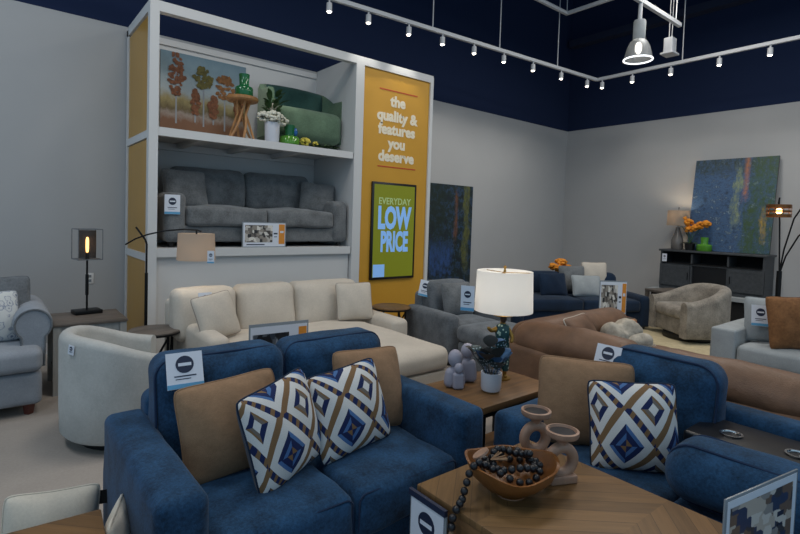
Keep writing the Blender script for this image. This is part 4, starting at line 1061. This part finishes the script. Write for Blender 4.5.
MB().lathe([(0, .118), (.06, .12), (.055, .14), (.064, .24), (.056, .24), (.05, .14), (0, .135)], 24).obj('neck', 'greenglass2', o)
o = thing('low_table', 'low grey wood table partly hidden behind the taupe swivel chair', 'table', (8.62, 3.52, 0), radians(-20))
MB().rbox((0, 0, .53), (.62, .62, .04), .006, 1, 1).obj('table_top', 'greywood', o)
for sx in (-1, 1):
    for sy in (-1, 1): MB().box((sx*.28, sy*.28, .255), (.05, .05, .51)).obj('leg', 'greywood', o)
price_tag('white tag hanging on the corner of the low grey table', (8.26, 3.60, .50), (0, 0, radians(-60)), .09, .24, strip=True)

# arc floor lamp by the console
o = thing('arc_floor_lamp', 'black multi-arm arc floor lamp with bronze mesh shade at right', 'lamp', (9.02, 2.24, 0), 0)
MB().lathe([(0, 0), (.18, 0), (.18, .02), (.04, .04), (0, .04)], 28).obj('base', 'black', o)
MB().tube([(0, 0, .03), (0, 0, .98)], .034, 10).obj('pole', 'black', o)
MB().tube([(0, 0, .95), (-.01, .03, 1.7), (0, .06, 1.98), (0, .05, 2.06)], .011, 8).obj('arm', 'black', o)
MB().tube([(0, 0, .95), (0, -.04, 1.3), (-.02, -.14, 1.75), (-.05, -.30, 2.05), (-.1, -.52, 2.15)], .011, 8).obj('arm', 'black', o)
MB().tube([(.02, 0, .95), (.02, -.06, 1.2), (0, -.2, 1.5), (-.05, -.42, 1.74), (-.08, -.62, 1.80)], .011, 8).obj('arm', 'black', o)
mb = MB()
for z in (1.78, 1.835, 1.855, 1.93):
    pass
sh = [(1.77, 1.815), (1.845, 1.87), (1.905, 1.955)]
for z0, z1 in sh:
    b = len(mb.v)
    for z in (z0, z1): mb.v += [(.0+.15*cos(2*pi*k/30), .05+.15*sin(2*pi*k/30), z) for k in range(30)]
    for k in range(30): mb.f.append((b+k, b+(k+1) % 30, b+30+(k+1) % 30, b+30+k))
for k in range(10): a = 2*pi*k/10; mb.tube([(.15*cos(a), .05+.15*sin(a), 1.77), (.15*cos(a), .05+.15*sin(a), 1.955)], .004, 4)
mb.obj('mesh_shade', 'bronze', o)
MB().ball((0, .05, 1.86), .042, 12, 8).obj('bulb', 'warmglow', o)
MB().tube([(0, .05, 1.90), (0, .05, 2.05)], .008, 6).obj('socket', 'black', o)

# stone grey sofa at right, facing -x
o = sofa('track_arm_sofa', 'stone grey track arm sofa cut off by the right picture edge', 'sofa', (6.02, .88, 0), -pi/2, 2.04, 1.0, .22, .60, .46, .80, 'gsofa', 2, arm_r=.025, base_z=.05, seat_t=.17, cush_r=.07, wob=.004, arm_front=-.02)
pillow('stone grey pillow with tag beside the arm of the track arm sofa', (5.88, 1.53, .47), radians(-62), .18, .38, .44, .16, 'gsofa', 'gsofa', 'gsofa')
price_tag('white tag with blue print on the stone grey pillow', (5.775, 1.565, .84), (-.18, 0, radians(-62)), .15, .20)
pillow('brown suede pillow leaning on the track arm sofa', (5.74, 1.25, .47), radians(-52), .20, .46, .50, .18, 'brownfab', 'brownfab', 'brownfab', roll=-.05)
pillow('cream pillow at the right picture edge behind the brown suede one', (6.02, 1.02, .48), radians(-80), .2, .44, .42, .15, 'cream', 'cream', 'cream_dk')

# ================================================================ TRACKS AND PENDANT
TRZ = 4.20
A, B, E_ = Vector((.6, 5.60, TRZ)), Vector((8.527, 5.01, TRZ)), Vector((8.52, .6, TRZ))
o = thing('track_rail', 'long white lighting track with spots over the display tower', 'track light', (0, 0, 0), 0)
d = (B-A).normalized(); ang = atan2(d.y, d.x)
MB().box((0, 0, 0), ((B-A).length, .045, .05)).obj('rail', 'track', o, loc=(A+B)/2, rot=(0, 0, ang))
for x in (4.75, 6.05, 7.42): MB().tube([(x, A.y+(x-A.x)/d.x*d.y, TRZ), (x, A.y+(x-A.x)/d.x*d.y, ZT)], .008, 6).obj('hanging_rod', 'track', o)
o2 = thing('track_rail', 'white lighting track running along the right wall below the pendant', 'track light', (0, 0, 0), 0)
MB().box((0, 0, 0), ((E_-B).length, .045, .05)).obj('rail', 'track', o2, loc=(B+E_)/2, rot=(0, 0, atan2((E_-B).y, (E_-B).x)))
MB().tube([(8.52, 3.55, TRZ), (8.52, 3.55, ZT)], .008, 6).obj('hanging_rod', 'track', o2)
def head(p, label):
    o = thing('track_spot', label, 'spotlight', (p[0], p[1], TRZ-.025), 0, 'spotlights on the white track')
    MB().tube([(0, 0, 0), (0, 0, -.04)], .012, 6).obj('stem', 'track', o)
    MB().lathe([(0, -.04), (.034, -.04), (.036, -.14), (.03, -.14), (.03, -.135), (0, -.135)], 16).obj('can', 'track', o)
    MB().lathe([(0, -.141), (.028, -.141), (.020, -.152), (0, -.155)], 16).obj('lit_lens', 'glow', o)
ORD = ['first', 'second', 'third', 'fourth', 'fifth', 'sixth', 'seventh', 'eighth', 'ninth', 'tenth']
XS = [3.17, 3.72, 4.35, 4.93, 5.53, 6.15, 6.82, 7.53, 8.25]
for i, x in enumerate(XS): head((x, A.y+(x-A.x)/d.x*d.y), ORD[i]+' small white spotlight along the tower track, counted from the tower end')
YS = [4.90, 4.35, 3.72, 3.02, 2.38]
for i, y in enumerate(YS): head((8.524, y), ORD[i]+' small white spotlight on the right wall track, counted from the room corner')
# upper track with corner, seen at the top edge
o = thing('upper_track_rail', 'white L shaped upper lighting track at the top edge of picture', 'track light', (0, 0, 0), 0)
MB().box((6.10, 4.94, 5.05), (2.6, .045, .05)).obj('rail', 'track', o)
MB().box((7.40, 3.50, 5.05), (.045, 2.93, .05)).obj('rail', 'track', o)
MB().tube([(7.40, 4.94, 5.05), (7.40, 4.94, ZT)], .008, 6).obj('hanging_rod', 'track', o)
o = thing('pendant_rail', 'short white rail carrying the bell shaped pendant lamp', 'track light', (0, 0, 0), 0)
MB().box((6.95, 3.29, 4.50), (1.62, .05, .055)).obj('rail', 'track', o)
for x in (6.4, 7.62): MB().tube([(x, 3.29, 4.5), (x, 3.29, ZT)], .007, 6).obj('hanging_rod', 'track', o)
o = thing('pendant_lamp', 'bell shaped high bay pendant lamp with ribbed clear reflector', 'pendant lamp', (6.57, 3.29, 3.73), 0)
o.scale = (.86, .86, .86)
MB().lathe([(0, .31), (.085, .31), (.088, .32), (.088, .58), (.08, .60), (0, .60)], 28).obj('ballast_housing', 'gsofa', o)
MB().tube([(0, 0, .59), (0, 0, .865)], .03, 10).obj('stem', 'track', o)
mb = MB(); N = 48; prof = [(.085, .31), (.12, .28), (.16, .20), (.185, .10), (.20, .015), (.195, .015), (.18, .10), (.152, .20), (.11, .275), (.08, .30)]
for r, z in prof:
    for k in range(N): a = 2*pi*k/N; rr = r*(1+.008*(k % 2)); mb.v.append((rr*cos(a), rr*sin(a), z))
for i in range(len(prof)-1):
    for k in range(N): mb.f.append((i*N+k, i*N+(k+1) % N, (i+1)*N+(k+1) % N, (i+1)*N+k))
mb.obj('bell_reflector', 'reflector', o)
MB().tube([(.203*cos(2*pi*k/40), .203*sin(2*pi*k/40), .012) for k in range(40)], .012, 8, True).obj('lit_rim', 'rim', o)
MB().ball((0, 0, .19), (.05, .05, .09), 14, 9).obj('bulb', 'glow', o)
o = thing('sensor_box', 'small white device hanging on cords beyond the pendant lamp', 'device', (7.88, 3.47, 4.14), 0)
MB().rbox((0, 0, .14), (.15, .13, .22), .015, 2, 2).obj('housing', 'track', o)
MB().rbox((0, 0, .015), (.22, .19, .03), .01, 2, 2).obj('flange', 'track', o)
for q in (-.04, .05): MB().tube([(q, 0, .24), (q, 0, ZT-4.14)], .006, 5).obj('cord', 'track', o)

# ================================================================ LIGHT
def light(name, typ, loc, e, col=(1, 1, 1), size=.1, rot=(0, 0, 0), **kw):
    L = bpy.data.lights.new(name, typ); L.energy = e; L.color = col
    if typ == 'AREA': L.shape = 'DISK'; L.size = size
    else: L.shadow_soft_size = size
    for k, v in kw.items(): setattr(L, k, v)
    o = bpy.data.objects.new(name, L); COL.objects.link(o); o.location = loc; o.rotation_euler = rot; return o
for i, (x, y, e) in enumerate(((-1.2, 1.2, 40), (1.6, .3, 16), (1.4, 3.4, 40), (4.4, .2, 24), (4.4, 2.6, 42), (7.2, .6, 42), (-1.5, 4.4, 52), (7.0, 3.0, 50))):
    light('high_bay', 'AREA', (x, y, 5.2), e, (.90, .95, 1) if x < 0 else (1, .95, .88), 1.0)
light('pendant_light', 'SPOT', (6.66, 3.29, 3.70), 40, (1, .98, .95), .18, spot_size=radians(130), spot_blend=.7)
for i, x in enumerate((1.4, 2.4, 3.72, 4.35, 5.5)):
    t = Vector((x+.2, 5.6, 2.2))-Vector((x, 5.5, 4.0))
    light('track_spot_light', 'SPOT', (x, A.y+(x-A.x)/d.x*d.y-.02, 4.0), 28 if x < 4 else 22, (1, .95, .86), .03, (radians(18), 0, 0), spot_size=radians(70), spot_blend=.8)
for x in (5.53, 6.15, 6.82, 7.53, 8.25):
    light('track_spot_light', 'SPOT', (x, A.y+(x-A.x)/d.x*d.y, 4.0), 22, (1, .95, .86), .05, (radians(28), 0, 0), spot_size=radians(95), spot_blend=1)
for y in (4.35, 3.02, 1.7):
    light('track_spot_light', 'SPOT', (8.524, y, 4.0), 30, (1, .95, .86), .05, (0, radians(-32), 0), spot_size=radians(95), spot_blend=1)
light('drum_lamp_light', 'POINT', (2.485, 2.02, 1.15), 1.6, (1, .96, .90), .05)
light('arched_lamp_light', 'POINT', (1.44, 4.655, 1.22), 2.2, (1, .88, .72), .05)
light('bottle_lamp_light', 'POINT', (9.62, 3.93, 1.80), 8, (1, .82, .58), .06)
light('filament_light', 'POINT', (.685, 5.40, 1.24), .5, (1, .65, .35), .02)
light('arc_lamp_light', 'POINT', (9.02, 2.29, 1.84), 1.0, (1, .65, .35), .05)
w = bpy.data.worlds.new('showroom_daylight'); SC.world = w; w.use_nodes = True
w.node_tree.nodes['Background'].inputs[0].default_value = (.50, .76, 1.0, 1); w.node_tree.nodes['Background'].inputs[1].default_value = .6

# ================================================================ CAMERA
cd = bpy.data.cameras.new('camera'); cam = bpy.data.objects.new('camera', cd); COL.objects.link(cam); SC.camera = cam
cd.sensor_width = 36; cd.lens = 36*505/800; cd.shift_y = -27/800; cd.clip_end = 60
r_, u_, f_ = Vector((.77733189, -.6282796, .03193551)), Vector((0, .05076456, .99871065)), Vector((.62909071, .77632964, -.03946091))
m = Matrix((r_, u_, -f_)).transposed().to_4x4(); m.translation = (0, 0, 1.55); cam.matrix_world = m
vs = SC.view_settings
SC.display_settings.display_device = 'sRGB'; vs.view_transform = 'Standard'; vs.look = 'None'; vs.gamma = 1; vs.use_curve_mapping = False; vs.exposure = 0.0
